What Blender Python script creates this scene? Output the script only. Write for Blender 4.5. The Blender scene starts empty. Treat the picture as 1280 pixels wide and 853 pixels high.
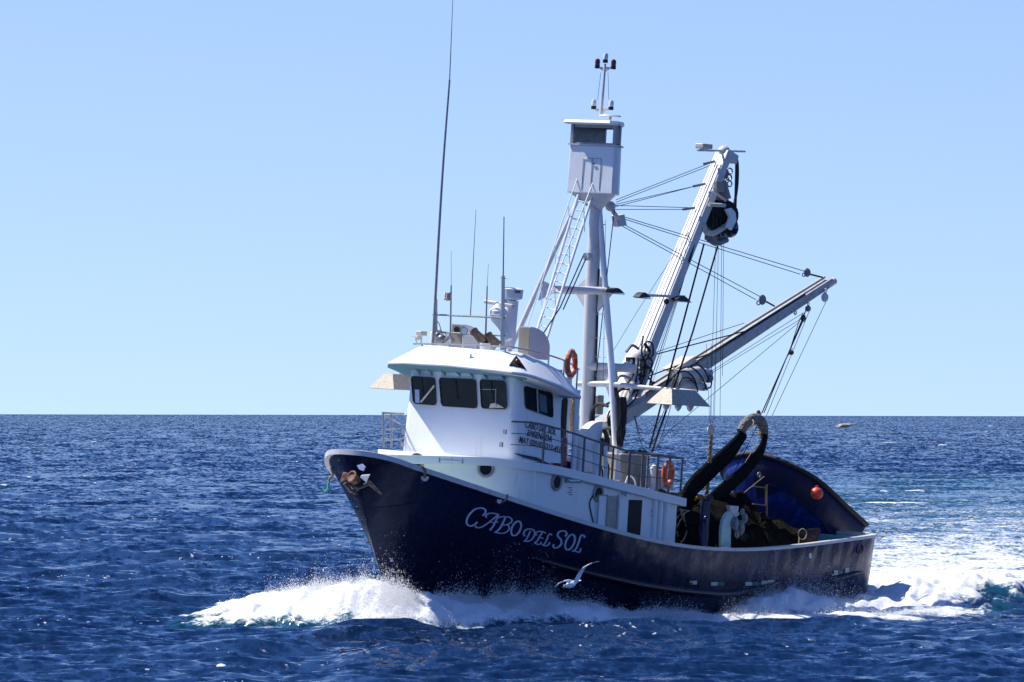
import bpy, bmesh, math, random
import numpy as np
from mathutils import Matrix, Vector
random.seed(7); rng = np.random.default_rng(11)
scene = bpy.context.scene
COL = scene.collection

# ------------------------------------------------------------------ camera, sky, sun, exposure
FPX = 7955.0; CAM_H = 6.0; TILT = math.atan(92.2/FPX); ROLL = math.radians(.11)
fw = np.array([0, math.cos(TILT), math.sin(TILT)]); up0 = np.array([0, -math.sin(TILT), math.cos(TILT)])
rt = np.array([1., 0, 0])*math.cos(ROLL) + up0*math.sin(ROLL)
upv = up0*math.cos(ROLL) - np.array([1., 0, 0])*math.sin(ROLL)
CAM = np.array([0, 0, CAM_H])
cd = bpy.data.cameras.new('camera'); cam = bpy.data.objects.new('camera', cd); COL.objects.link(cam)
cd.sensor_width = 36; cd.lens = FPX/1280*36; cd.clip_start = 1; cd.clip_end = 200000
cam.matrix_world = Matrix([[rt[0], upv[0], -fw[0], 0], [rt[1], upv[1], -fw[1], 0], [rt[2], upv[2], -fw[2], CAM_H], [0, 0, 0, 1]])
scene.camera = cam
scene.cycles.max_bounces = 14; scene.cycles.diffuse_bounces = 8; scene.cycles.transmission_bounces = 8

SUN_EL = math.radians(55)
SUN_DIR = Vector((-.93, .37, 0)).normalized()*math.cos(SUN_EL) + Vector((0, 0, math.sin(SUN_EL)))
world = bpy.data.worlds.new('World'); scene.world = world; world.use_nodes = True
nt = world.node_tree; nt.nodes.clear()
wo = nt.nodes.new('ShaderNodeOutputWorld'); bg = nt.nodes.new('ShaderNodeBackground')
sky = nt.nodes.new('ShaderNodeTexSky'); sky.sky_type = 'NISHITA'; sky.sun_disc = False
sky.sun_elevation = SUN_EL; sky.sun_rotation = math.atan2(SUN_DIR.x, SUN_DIR.y)
sky.altitude = 0; sky.air_density = 1.0; sky.dust_density = 0.2; sky.ozone_density = 3.0
tc = nt.nodes.new('ShaderNodeTexCoord'); mp = nt.nodes.new('ShaderNodeMapping')
mp.inputs['Scale'].default_value = (1, 1, 1.2); mp.inputs['Location'].default_value = (0, 0, 0.10)
nt.links.new(tc.outputs['Generated'], mp.inputs['Vector']); nt.links.new(mp.outputs['Vector'], sky.inputs['Vector'])
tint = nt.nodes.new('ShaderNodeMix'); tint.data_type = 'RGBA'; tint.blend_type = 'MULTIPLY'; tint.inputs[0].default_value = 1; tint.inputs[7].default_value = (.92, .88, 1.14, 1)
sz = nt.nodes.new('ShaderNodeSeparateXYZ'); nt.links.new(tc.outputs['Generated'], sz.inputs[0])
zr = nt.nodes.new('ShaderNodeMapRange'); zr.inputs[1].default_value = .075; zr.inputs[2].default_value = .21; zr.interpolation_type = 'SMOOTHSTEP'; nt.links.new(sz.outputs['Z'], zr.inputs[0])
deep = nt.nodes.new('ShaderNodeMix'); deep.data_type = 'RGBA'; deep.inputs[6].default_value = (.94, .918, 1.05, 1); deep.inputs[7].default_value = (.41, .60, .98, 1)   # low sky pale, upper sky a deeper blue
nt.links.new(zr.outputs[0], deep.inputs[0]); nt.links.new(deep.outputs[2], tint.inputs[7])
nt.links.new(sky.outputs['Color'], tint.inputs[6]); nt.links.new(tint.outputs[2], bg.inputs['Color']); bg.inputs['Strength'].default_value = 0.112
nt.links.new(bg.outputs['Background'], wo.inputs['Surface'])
sl = bpy.data.lights.new('sun', 'SUN'); sl.energy = 4.6; sl.angle = math.radians(.53); sl.color = (1, .95, .88)
so = bpy.data.objects.new('sun', sl); COL.objects.link(so); so.rotation_euler = SUN_DIR.to_track_quat('Z', 'Y').to_euler()
scene.view_settings.view_transform = 'Standard'; scene.view_settings.look = 'None'
scene.view_settings.exposure = 0.52; scene.view_settings.gamma = 1; scene.view_settings.use_curve_mapping = False

# ------------------------------------------------------------------ boat frame: x forward, y port, z up, origin under the stem head at the waterline
def rX(a): return np.array([[1, 0, 0], [0, math.cos(a), -math.sin(a)], [0, math.sin(a), math.cos(a)]])
def rY(a): return np.array([[math.cos(a), 0, math.sin(a)], [0, 1, 0], [-math.sin(a), 0, math.cos(a)]])
def rZ(a): return np.array([[math.cos(a), -math.sin(a), 0], [math.sin(a), math.cos(a), 0], [0, 0, 1]])
BM = rZ(math.radians(233.13)) @ rY(math.radians(-1.5)) @ rX(math.radians(-3))
BO = np.array([-4.9787, 185.0482, .2758])
BOAT = Matrix([[*BM[0], BO[0]], [*BM[1], BO[1]], [*BM[2], BO[2]], [0, 0, 0, 1]])
def ray(px, py): return fw + rt*(px-640)/FPX + upv*(426.5-py)/FPX
def at(px, py, ax=1, val=0.0):            # the point of the boat plane (axis ax = val) behind a spot of the photograph
    o = BM.T @ (CAM-BO); d = BM.T @ ray(px, py)
    return o + d*(val-o[ax])/d[ax]
def P(px, py, y=0.0): return at(px, py, 1, y)
def PX(px, py, x): return at(px, py, 0, x)
def ground(px, py, z=0.0):
    d = ray(px, py); k = (z-CAM_H)/d[2]; return CAM + d*k
def w2b(w): return BM.T @ (np.asarray(w)-BO)
def b2w(b): return BO + BM @ np.asarray(b, float)

# ------------------------------------------------------------------ materials
def mat(name, col, rough=.5, metal=0, spec=.5, bump=None, var=None, coat=0, emis=None, trans=0):
    m = bpy.data.materials.new(name); m.use_nodes = True; n = m.node_tree; b = n.nodes['Principled BSDF']
    b.inputs['Base Color'].default_value = (*col, 1); b.inputs['Roughness'].default_value = rough
    b.inputs['Metallic'].default_value = metal; b.inputs['Specular IOR Level'].default_value = spec
    b.inputs['Coat Weight'].default_value = coat
    if trans: b.inputs['Transmission Weight'].default_value = trans
    t = n.nodes.new('ShaderNodeTexCoord')
    if var:                                # (scale, second colour, low, high, stretch)
        sc, c2, lo, hi, st = var
        mpn = n.nodes.new('ShaderNodeMapping'); mpn.inputs['Scale'].default_value = st
        nz = n.nodes.new('ShaderNodeTexNoise'); nz.inputs['Scale'].default_value = sc; nz.inputs['Detail'].default_value = 7; nz.inputs['Roughness'].default_value = .62
        r = n.nodes.new('ShaderNodeMapRange'); r.inputs['From Min'].default_value = lo; r.inputs['From Max'].default_value = hi
        mx = n.nodes.new('ShaderNodeMix'); mx.data_type = 'RGBA'
        mx.inputs[6].default_value = (*col, 1); mx.inputs[7].default_value = (*c2, 1)
        n.links.new(t.outputs['Object'], mpn.inputs['Vector']); n.links.new(mpn.outputs['Vector'], nz.inputs['Vector'])
        n.links.new(nz.outputs['Fac'], r.inputs['Value']); n.links.new(r.outputs['Result'], mx.inputs[0]); n.links.new(mx.outputs[2], b.inputs['Base Color'])
    if bump:
        sc, stg, dist, st = bump
        mpn = n.nodes.new('ShaderNodeMapping'); mpn.inputs['Scale'].default_value = st
        nz = n.nodes.new('ShaderNodeTexNoise'); nz.inputs['Scale'].default_value = sc; nz.inputs['Detail'].default_value = 4
        bp = n.nodes.new('ShaderNodeBump'); bp.inputs['Strength'].default_value = stg; bp.inputs['Distance'].default_value = dist
        n.links.new(t.outputs['Object'], mpn.inputs['Vector']); n.links.new(mpn.outputs['Vector'], nz.inputs['Vector'])
        n.links.new(nz.outputs['Fac'], bp.inputs['Height']); n.links.new(bp.outputs['Normal'], b.inputs['Normal'])
    return m
S1 = (1, 1, 1)
WHITE = mat('white_paint', (.82, .84, .85), .4, bump=(2.2, .45, .03, (1, 1, .7)), var=(5, (.50, .40, .28), .60, .86, (1, 1, .13)))
GREYW = mat('dull_white_steel', (.62, .62, .62), .42, bump=(3, .3, .02, S1), var=(6, (.40, .34, .27), .56, .8, (1, 1, .35)))
SHADEM = mat('weathered_cream_shade', (.52, .45, .35), .6, var=(14, (.36, .28, .18), .45, .7, (1, 1, .5)))
CREAM = mat('cream_steel', (.66, .62, .52), .5, var=(8, (.40, .33, .22), .5, .85, S1))
RAILM = mat('dark_grey_rail', (.13, .13, .14), .5, metal=.3, var=(9, (.22, .17, .13), .55, .8, S1))
GREY = mat('grey_steel', (.33, .33, .33), .45, metal=.3, var=(9, (.20, .15, .11), .5, .8, S1))
BEIGE = mat('beige_locker_paint', (.31, .28, .23), .55, var=(4, (.27, .22, .16), .5, .8, (1, 1, .3)))
STEEL = mat('stainless_tube', (.42, .42, .41), .3, metal=.8)
BLACK = mat('black_rubber', (.014, .014, .015), .55)
ROPE = mat('dark_rope', (.02, .019, .018), .9, spec=.1)
CABLE = mat('wire_cable', (.055, .055, .06), .5, metal=.4)
TAN = mat('tan_rope', (.52, .38, .21), .8, var=(60, (.12, .08, .05), .45, .6, S1))
GLASS = mat('dark_window_glass', (.004, .006, .007), .05, spec=.2, var=(1.6, (.016, .026, .028), .5, .7, (1, 1, 1)))  # faint mottling in the colour stands in for reflections
LIGHTGLASS = mat('lamp_glass', (.7, .75, .75), .08, spec=.8)
DARKHOLE = mat('dark_interior', (.02, .014, .012), .8)
NAVYPOST = mat('navy_gloss_paint', (.006, .009, .055), .25, var=(6, (.014, .016, .06), .5, .8, S1))
ORANGE = mat('orange_ring', (.80, .12, .025), .5, var=(9, (.55, .07, .02), .45, .75, S1))
TAPE = mat('ring_band', (.60, .36, .28), .5)
YELLOW = mat('yellow_float', (.85, .48, .02), .5, var=(8, (.40, .24, .03), .5, .75, S1))
REDBUOY = mat('red_buoy', (.72, .07, .03), .45, var=(3, (.40, .04, .03), .52, .75, S1))
RUST = mat('rusty_iron', (.20, .09, .045), .75, bump=(14, .5, .02, S1), var=(9, (.42, .36, .32), .48, .72, S1))
TURQ = mat('pale_turquoise_paint', (.42, .60, .54), .5, var=(6, (.25, .36, .30), .5, .75, S1))
TEAL = mat('brow_bracket_paint', (.16, .34, .42), .5)
REDP = mat('red_sign_paint', (.42, .03, .03), .5, var=(22, (.7, .6, .55), .56, .6, S1))
GALV = mat('galvanised_block', (.20, .21, .23), .4, metal=.5, var=(10, (.12, .10, .09), .5, .75, S1))
BROWNP = mat('brown_horn_paint', (.085, .055, .035), .35, var=(9, (.03, .02, .015), .45, .7, S1))
CANVAS = mat('grey_canvas', (.20, .19, .17), .8, bump=(9, .9, .08, S1), var=(6, (.16, .12, .09), .5, .7, S1))
BLUEL = mat('light_blue_lettering', (.52, .62, .80), .5)
INK = mat('black_lettering', (.02, .022, .04), .5)
REDLAMP = mat('red_lamp_glass', (.14, .012, .014), .2)
DECK = mat('deck_paint', (.28, .36, .34), .7, var=(4, (.20, .20, .18), .45, .7, S1))
def hull_mat():
    m = bpy.data.materials.new('navy_hull_paint'); m.use_nodes = True; n = m.node_tree; b = n.nodes['Principled BSDF']
    L = n.links; N = n.nodes.new
    t = N('ShaderNodeTexCoord'); sp = N('ShaderNodeSeparateXYZ'); L.new(t.outputs['Object'], sp.inputs[0])
    def noise(sc, st, det=6):
        mpn = N('ShaderNodeMapping'); mpn.inputs['Scale'].default_value = st; L.new(t.outputs['Object'], mpn.inputs['Vector'])
        z = N('ShaderNodeTexNoise'); z.inputs['Scale'].default_value = sc; z.inputs['Detail'].default_value = det; L.new(mpn.outputs[0], z.inputs['Vector']); return z.outputs['Fac']
    def rng_(v, a, b_, c=0, d=1):
        r = N('ShaderNodeMapRange'); r.inputs[1].default_value = a; r.inputs[2].default_value = b_; r.inputs[3].default_value = c; r.inputs[4].default_value = d; L.new(v, r.inputs[0]); return r.outputs[0]
    def mix(f, a, c):
        x = N('ShaderNodeMix'); x.data_type = 'RGBA'; L.new(f, x.inputs[0])
        for i, v in ((6, a), (7, c)):
            if isinstance(v, tuple): x.inputs[i].default_value = (*v, 1)
            else: L.new(v, x.inputs[i])
        return x.outputs[2]
    def mul(a, c):
        x = N('ShaderNodeMath'); x.operation = 'MULTIPLY'; L.new(a, x.inputs[0]); L.new(c, x.inputs[1]); return x.outputs[0]
    fade = mul(rng_(noise(.55, (1, 1, 1.4)), .36, .6), rng_(sp.outputs['X'], -3.5, -9))
    c = mix(fade, (.005, .0075, .028), (.016, .018, .050))
    streak = mul(rng_(noise(2.2, (1.6, 1, .22)), .52, .78), rng_(sp.outputs['X'], -9, -15))
    c = mix(streak, c, (.07, .075, .12))
    scuff = mul(rng_(noise(7, (1, 1, .6), 9), .66, .74), rng_(sp.outputs['X'], -4, -12, .15, .8))
    c = mix(scuff, c, (.09, .085, .10))
    L.new(c, b.inputs['Base Color'])
    L.new(rng_(noise(3, S1), .3, .7, .18, .36), b.inputs['Roughness']); b.inputs['Specular IOR Level'].default_value = .4; b.inputs['Specular Tint'].default_value = (.45, .6, 1, 1)
    bp = N('ShaderNodeBump'); bp.inputs['Strength'].default_value = .55; bp.inputs['Distance'].default_value = .07
    L.new(noise(.9, (1.3, 1, .7), 3), bp.inputs['Height']); 
    wv = N('ShaderNodeTexWave'); wv.wave_type = 'BANDS'; wv.bands_direction = 'X'; wv.inputs['Scale'].default_value = .42; wv.inputs['Distortion'].default_value = 7; wv.inputs['Detail'].default_value = 2; wv.inputs['Detail Scale'].default_value = .6; L.new(t.outputs['Object'], wv.inputs['Vector'])
    bp3 = N('ShaderNodeBump'); bp3.inputs['Strength'].default_value = .16; bp3.inputs['Distance'].default_value = .06; L.new(wv.outputs['Fac'], bp3.inputs['Height']); L.new(bp.outputs[0], bp3.inputs['Normal']); bp = bp3
    bp2 = N('ShaderNodeBump'); bp2.inputs['Strength'].default_value = .25; bp2.inputs['Distance'].default_value = .03
    L.new(noise(5, (1, 1, .5), 3), bp2.inputs['Height']); L.new(bp.outputs[0], bp2.inputs['Normal'])
    L.new(bp2.outputs[0], b.inputs['Normal'])
    return m
HULL = hull_mat()
SKIFF = mat('skiff_navy_paint', (.006, .011, .055), .5, spec=.2, bump=(2, .5, .05, (1, 1, .4)), var=(2.2, (.022, .02, .034), .5, .75, (1.4, 1, .3)))
SKIFFB = mat('skiff_bottom_and_sunlit_blue', (.008, .026, .17), .5, spec=.25, bump=(3, .4, .04, (1, 1, .3)), var=(4, (.03, .07, .36), .48, .7, (1.5, 1, .25)))
NET = mat('brown_net', (.015, .0105, .008), .95, spec=.08, bump=(26, 1, .12, (1, 1, .5)), var=(10, (.008, .007, .006), .4, .62, S1))
NETB = mat('black_net', (.008, .008, .008), .9, spec=.08, bump=(18, 1, .08, (1, 1, .3)), var=(14, (.026, .025, .022), .55, .72, (1, 1, .3)))

# ------------------------------------------------------------------ mesh builder
class MB:
    def __init__(self): self.v = []; self.f = []; self.mi = []; self.cur = 0
    def add(self, vs, fs):
        o = len(self.v); self.v += [tuple(map(float, p)) for p in vs]
        for f in fs: self.f.append([i+o for i in f]); self.mi.append(self.cur)
        return self
    def box(self, c, h, R=None):
        c = np.array(c, float); R = np.eye(3) if R is None else R
        vs = [c + R @ (np.array([sx, sy, sz])*np.array(h)) for sx in (-1, 1) for sy in (-1, 1) for sz in (-1, 1)]
        return self.add(vs, [(0, 1, 3, 2), (4, 6, 7, 5), (0, 4, 5, 1), (2, 3, 7, 6), (0, 2, 6, 4), (1, 5, 7, 3)])
    def loft(self, rings, closed=True, caps=True):
        n = len(rings[0]); vs = [p for r in rings for p in r]; fs = []
        for i in range(len(rings)-1):
            for j in range(n if closed else n-1):
                k = (j+1) % n; fs.append((i*n+j, i*n+k, (i+1)*n+k, (i+1)*n+j))
        if caps and closed: fs += [tuple(range(n)), tuple(range((len(rings)-1)*n, len(rings)*n))]
        return self.add(vs, fs)
    def tube(self, pts, r, seg=8, flat=1.0, upd=None):
        pts = [np.array(p, float) for p in pts]; n = len(pts)
        rs = [r]*n if np.isscalar(r) else list(r)
        rings = []; u = None
        for i, p in enumerate(pts):
            t = pts[min(i+1, n-1)]-pts[max(i-1, 0)]; t = t/(np.linalg.norm(t)+1e-9)
            if u is None:
                a = np.array([0, 0, 1.]) if abs(t[2]) < .9 else np.array([1., 0, 0])
                if upd is not None: a = np.array(upd, float)
                u = np.cross(t, a)
            u = u - t*(u@t); u /= np.linalg.norm(u)+1e-9; w = np.cross(t, u)
            rings.append([p + rs[i]*(math.cos(2*math.pi*k/seg)*u + flat*math.sin(2*math.pi*k/seg)*w) for k in range(seg)])
        return self.loft(rings)
    def cyl(self, a, b, r0, r1=None, seg=16): return self.tube([a, b], [r0, r0 if r1 is None else r1], seg)
    def bar(self, a, b, hw, hh, upd=(0, 0, 1)):     # square-section beam
        a = np.array(a, float); b = np.array(b, float); t = (b-a)/np.linalg.norm(b-a); u = np.cross(t, np.array(upd, float)); u /= np.linalg.norm(u); w = np.cross(u, t)
        q = lambda p, hw, hh: [p+u*hw+w*hh, p-u*hw+w*hh, p-u*hw-w*hh, p+u*hw-w*hh]
        hw = hw if isinstance(hw, tuple) else (hw, hw); hh = hh if isinstance(hh, tuple) else (hh, hh)
        return self.loft([q(a, hw[0], hh[0]), q(b, hw[1], hh[1])])
    def sphere(self, c, r, seg=14, rg=9, sc=(1, 1, 1), R=None):
        c = np.array(c, float); R = np.eye(3) if R is None else R; rings = []
        for i in range(1, rg):
            a = math.pi*i/rg; rings.append([c + R @ (np.array([math.sin(a)*math.cos(2*math.pi*j/seg), math.sin(a)*math.sin(2*math.pi*j/seg), math.cos(a)])*r*np.array(sc)) for j in range(seg)])
        return self.loft(rings)
    def torus(self, c, R, r, ax=(1, 0, 0), seg=28, ms=10, sc=1.0):
        ax = np.array(ax, float); ax /= np.linalg.norm(ax); a = np.array([0, 0, 1.]) if abs(ax[2]) < .9 else np.array([1., 0, 0])
        u = np.cross(ax, a); u /= np.linalg.norm(u); w = np.cross(ax, u); vs = []; fs = []
        for i in range(seg):
            t = 2*math.pi*i/seg; d = u*math.cos(t)+w*math.sin(t)
            for j in range(ms):
                s = 2*math.pi*j/ms; vs.append(np.array(c)+d*(R+r*math.cos(s))+ax*r*sc*math.sin(s))
        for i in range(seg):
            for j in range(ms): fs.append((i*ms+j, ((i+1) % seg)*ms+j, ((i+1) % seg)*ms+(j+1) % ms, i*ms+(j+1) % ms))
        return self.add(vs, fs)
    def build(self, name, mats, parent=None, smooth=True, bevel=0, origin=None, world=False, **props):
        me = bpy.data.meshes.new(name); org = np.zeros(3) if origin is None else np.array(origin, float)
        me.from_pydata([tuple(np.array(p)-org) for p in self.v], [], self.f)
        mats = mats if isinstance(mats, (list, tuple)) else [mats]
        for m in mats: me.materials.append(m)
        me.polygons.foreach_set('material_index', self.mi)
        bm = bmesh.new(); bm.from_mesh(me); bmesh.ops.recalc_face_normals(bm, faces=bm.faces); bm.to_mesh(me); bm.free()
        if smooth:
            me.polygons.foreach_set('use_smooth', [True]*len(me.polygons))
            try: me.set_sharp_from_angle(angle=math.radians(38))
            except Exception: pass
        me.update(); o = bpy.data.objects.new(name, me); COL.objects.link(o)
        if parent is not None: o.parent = parent
        elif not world: o.matrix_world = BOAT @ Matrix.Translation(org)
        else: o.location = org
        if bevel:
            b = o.modifiers.new('bevel', 'BEVEL'); b.width = bevel; b.segments = 2; b.limit_method = 'ANGLE'; b.angle_limit = math.radians(40)
        for k, v in props.items(): o[k] = v
        return o
def thing(name, label, cat, origin=(0, 0, 0), group=None, world=False):
    o = bpy.data.objects.new(name, None); COL.objects.link(o); o.empty_display_size = .2
    o.matrix_world = (Matrix.Identity(4) if world else BOAT) @ Matrix.Translation(tuple(origin))
    o['label'] = label; o['category'] = cat
    if group: o['group'] = group
    return o
def tagged(o, label, cat, group=None):
    o['label'] = label; o['category'] = cat
    if group: o['group'] = group
    return o
def text(name, body, m, parent, loc, xdir, ydir, size, shear=0, off=0.0, bold=0, width=1.0):
    c = bpy.data.curves.new(name, 'FONT'); c.body = body; c.size = size; c.shear = shear; c.extrude = .004; c.offset = bold; c.align_x = 'LEFT'; c.materials.append(m)
    tmp = bpy.data.objects.new(name, c); COL.objects.link(tmp); dg = bpy.context.evaluated_depsgraph_get(); me = bpy.data.meshes.new_from_object(tmp.evaluated_get(dg)); bpy.data.objects.remove(tmp)
    me.name = name; o = bpy.data.objects.new(name, me); COL.objects.link(o); o.parent = parent
    x = Vector(xdir).normalized(); y = Vector(ydir); y = (y-x*y.dot(x)).normalized(); z = x.cross(y)
    R = Matrix([[x.x, y.x, z.x], [x.y, y.y, z.y], [x.z, y.z, z.z]]).to_4x4()
    o.matrix_local = Matrix.Translation(Vector(loc)+z*off) @ R @ Matrix.Diagonal((width, 1, 1, 1))
    return o
def lerp(a, b, t): return a+(b-a)*t
def interp(x, xs, ys): return float(np.interp(x, xs, ys))
def spline(pts, n=6):                       # Catmull-Rom through the points
    p = [np.array(q, float) for q in pts]; p = [2*p[0]-p[1]]+p+[2*p[-1]-p[-2]]; out = []
    for i in range(1, len(p)-2):
        for k in range(n):
            t = k/n; out.append(.5*((2*p[i])+(-p[i-1]+p[i+1])*t+(2*p[i-1]-5*p[i]+4*p[i+1]-p[i+2])*t*t+(-p[i-1]+3*p[i]-3*p[i+1]+p[i+2])*t**3))
    out.append(p[-2]); return out

# ------------------------------------------------------------------ hull shape
RS = [0, .16, .64, 1.4, 2.19, 3.91, 5.78, 7.93, 9.54, 11.63, 13.83, 16.06, 18.33, 20.64, 22.6, 23.1]
RZ = [4.62, 4.61, 4.48, 4.21, 3.95, 3.55, 3.13, 2.72, 2.5, 2.27, 2.17, 2.21, 2.33, 2.50, 2.67, 2.7]
_rc = np.polyfit(RS, RZ, 6)
def railz(s): return float(np.polyval(_rc, s)) if s > 1.0 else lerp(4.64, float(np.polyval(_rc, 1.0)), max(0, s)**1.3)
SEND = 22.98
def stem(z): return 2.45*max(0, 1-z/4.64)**1.12 if z >= 0 else 2.45 - z*.5
def halfbeam(s, z):
    t = min(1, max(0, z/max(railz(s), .1))); w = t**1.45
    Lb = lerp(12.5, 9, w); m = lerp(.95, .5, w); B = lerp(3.2, 3.7, t**.6)
    x = min(1, max(0, (s-stem(z))/Lb)); y = B*(1-(1-x)**2)**m
    y -= max(0, s-12)*.03
    if s > SEND-.9: y -= .18*((s-(SEND-.9))/.9)**2.5
    if z < 0: y *= math.sqrt(max(0, 1-(z/1.9)**2*.8))
    return y
def hull_hit(px, py, off=0.0):
    y = 3.4
    for _ in range(60):
        q = P(px, py, y+off); y = lerp(y, halfbeam(-q[0], q[2]), .5)
    return P(px, py, y+off)
def hull_pt(s, z, off=0.0, side=1): return np.array([-s, side*(halfbeam(s, z)+off), z])

# ------------------------------------------------------------------ sea
def waves(X, Y, cell):
    Z = np.zeros_like(X); DX = np.zeros_like(X); DY = np.zeros_like(X); SX = np.zeros_like(X); SY = np.zeros_like(X)
    fine = np.where(np.hypot(X, Y) > 215, cell*.0+np.maximum(np.hypot(X, Y)*.000172, .01), cell)
    r = np.random.default_rng(5)
    lam = np.geomspace(.40, 26, 78)
    for i, l in enumerate(lam):
        a = math.radians(r.normal(-62, 34)); k = 2*math.pi/l; kx, ky = k*math.cos(a), k*math.sin(a)
        st = .046 if l < 2.2 else .046*(2.2/l)**.38
        if l > 8: st *= (8/l)**.6
        A = st/k*r.uniform(.6, 1.3); ph = r.uniform(0, 6.28)
        m = np.clip((l/np.maximum(fine, .01)-1.6)/1.6, .0, 1); u = 1-np.clip((l/np.maximum(cell, .01)-1.6)/1.6, .0, 1)
        th = kx*X+ky*Y+ph
        Z += m*A*np.sin(th); c = m*A*np.cos(th)*.75; DX += c*math.cos(a)*(1-u); DY += c*math.sin(a)*(1-u)
        g = u*A*np.cos(th); SX += kx*g; SY += ky*g          # slope of the waves the far mesh is too coarse to carry
    return Z, DX, DY, SX, SY
def fnoise(X, Y, l0, l1, n, seed):
    r = np.random.default_rng(seed); Z = np.zeros_like(X)
    for l in np.geomspace(l0, l1, n):
        a = r.uniform(0, 6.283); k = 6.283/l*r.uniform(.8, 1.25); Z += np.sin(k*(math.cos(a)*X+math.sin(a)*Y)+r.uniform(0, 6.28))*(l/l1)**.55
    return Z/math.sqrt(n)
# bow wave, quarter wave and wake, as lines laid on the water: (x, y world), height, width, foam
def line_field(X, Y, pts):
    best = np.full(X.shape, 1e9); H = np.zeros_like(X); W = np.ones_like(X); F = np.zeros_like(X); SD = np.zeros_like(X)
    for (p, h0, w0, f0), (q, h1, w1, f1) in zip(pts[:-1], pts[1:]):
        px, py = p; qx, qy = q; dx, dy = qx-px, qy-py; L2 = dx*dx+dy*dy
        t = np.clip(((X-px)*dx+(Y-py)*dy)/L2, 0, 1); ex = X-px-t*dx; ey = Y-py-t*dy; d = np.sqrt(ex*ex+ey*ey)
        m = d < best; best = np.where(m, d, best); H = np.where(m, h0+(h1-h0)*t, H); W = np.where(m, w0+(w1-w0)*t, W); F = np.where(m, f0+(f1-f0)*t, F)
    return best, H, W, F
def G(px, py, z=0.0): g = ground(px, py, z); return (g[0], g[1])
def along(dist, px): return (dist*(px-640)/FPX, dist)   # a spot on the sea at that distance
BOW = [  # crest thrown up by the stem: starboard tip, round the bow, down the port side
    (along(199, 288), .14, .3, .6), (along(197.5, 304), .40, .7, 1.0), (along(195.5, 330), .66, 1.5, 1.1), (along(192, 370), .92, 2.4, 1.12), (along(187.5, 420), 1.30, 2.5, 1.18), (along(185.3, 465), 1.45, 1.9, 1.18),
    (along(184.3, 505), 1.22, 1.5, 1.18), (along(185.3, 560), 1.0, 1.3, 1.18), (along(186, 610), .88, 1.25, 1.12), (along(186.5, 655), 1.0, 1.25, 1.12), (along(187.2, 720), .72, 1.2, 1.05), (along(187.8, 770), .44, .8, 1.1), (along(189, 820), .34, .55, 1.1),
    (along(190.4, 880), .28, .45, 1.1), (along(191, 940), .28, .45, 1.1), (along(191.3, 1000), .30, .5, 1.1), (along(191.8, 1060), .26, .6, 1.1), (along(194.5, 1130), .2, 1.0, 1.0), (along(199, 1180), .15, 1.6, .7)]
QUARTER = [  # wash climbing the port quarter and rolling out behind the transom
    (along(194.8, 905), .15, .7, .7), (along(195.5, 940), .60, .8, 1.1), (along(196.4, 985), .95, 1.0, 1.12), (along(197.4, 1030), .50, 1.4, 1.05), (along(199, 1080), .40, 2.0, 1.12), (along(205, 1120), .65, 3.2, 1.18), (along(215, 1160), .45, 5.0, 1.05), (along(226, 1215), .28, 4.0, 1.0), (along(240, 1240), .12, 4, .5)]
WAKE = [(along(205, 1095), .1, 4.5, 1.05), (along(228, 1128), .15, 8.0, 1.0), (along(262, 1165), .15, 13.5, .80), (along(330, 1225), .10, 27, .65), (along(430, 1285), 0, 50, .57), (along(640, 1345), 0, 75, .42)]
WHITECAPS = [(337, 687, .26), (331, 692, .2), (298, 711, .24), (346, 672, .2), (195, 631, .25), (283, 838, .14), (245, 590, .3), (1140, 560, .4)]
SWELL = [(along(199, 1130), .1, 2.0, 0), (along(202, 1200), .55, 2.6, 0), (along(206, 1290), .75, 3.0, 0), (along(214, 1420), .6, 3.5, 0)]
SEA_Z = -.2
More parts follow.
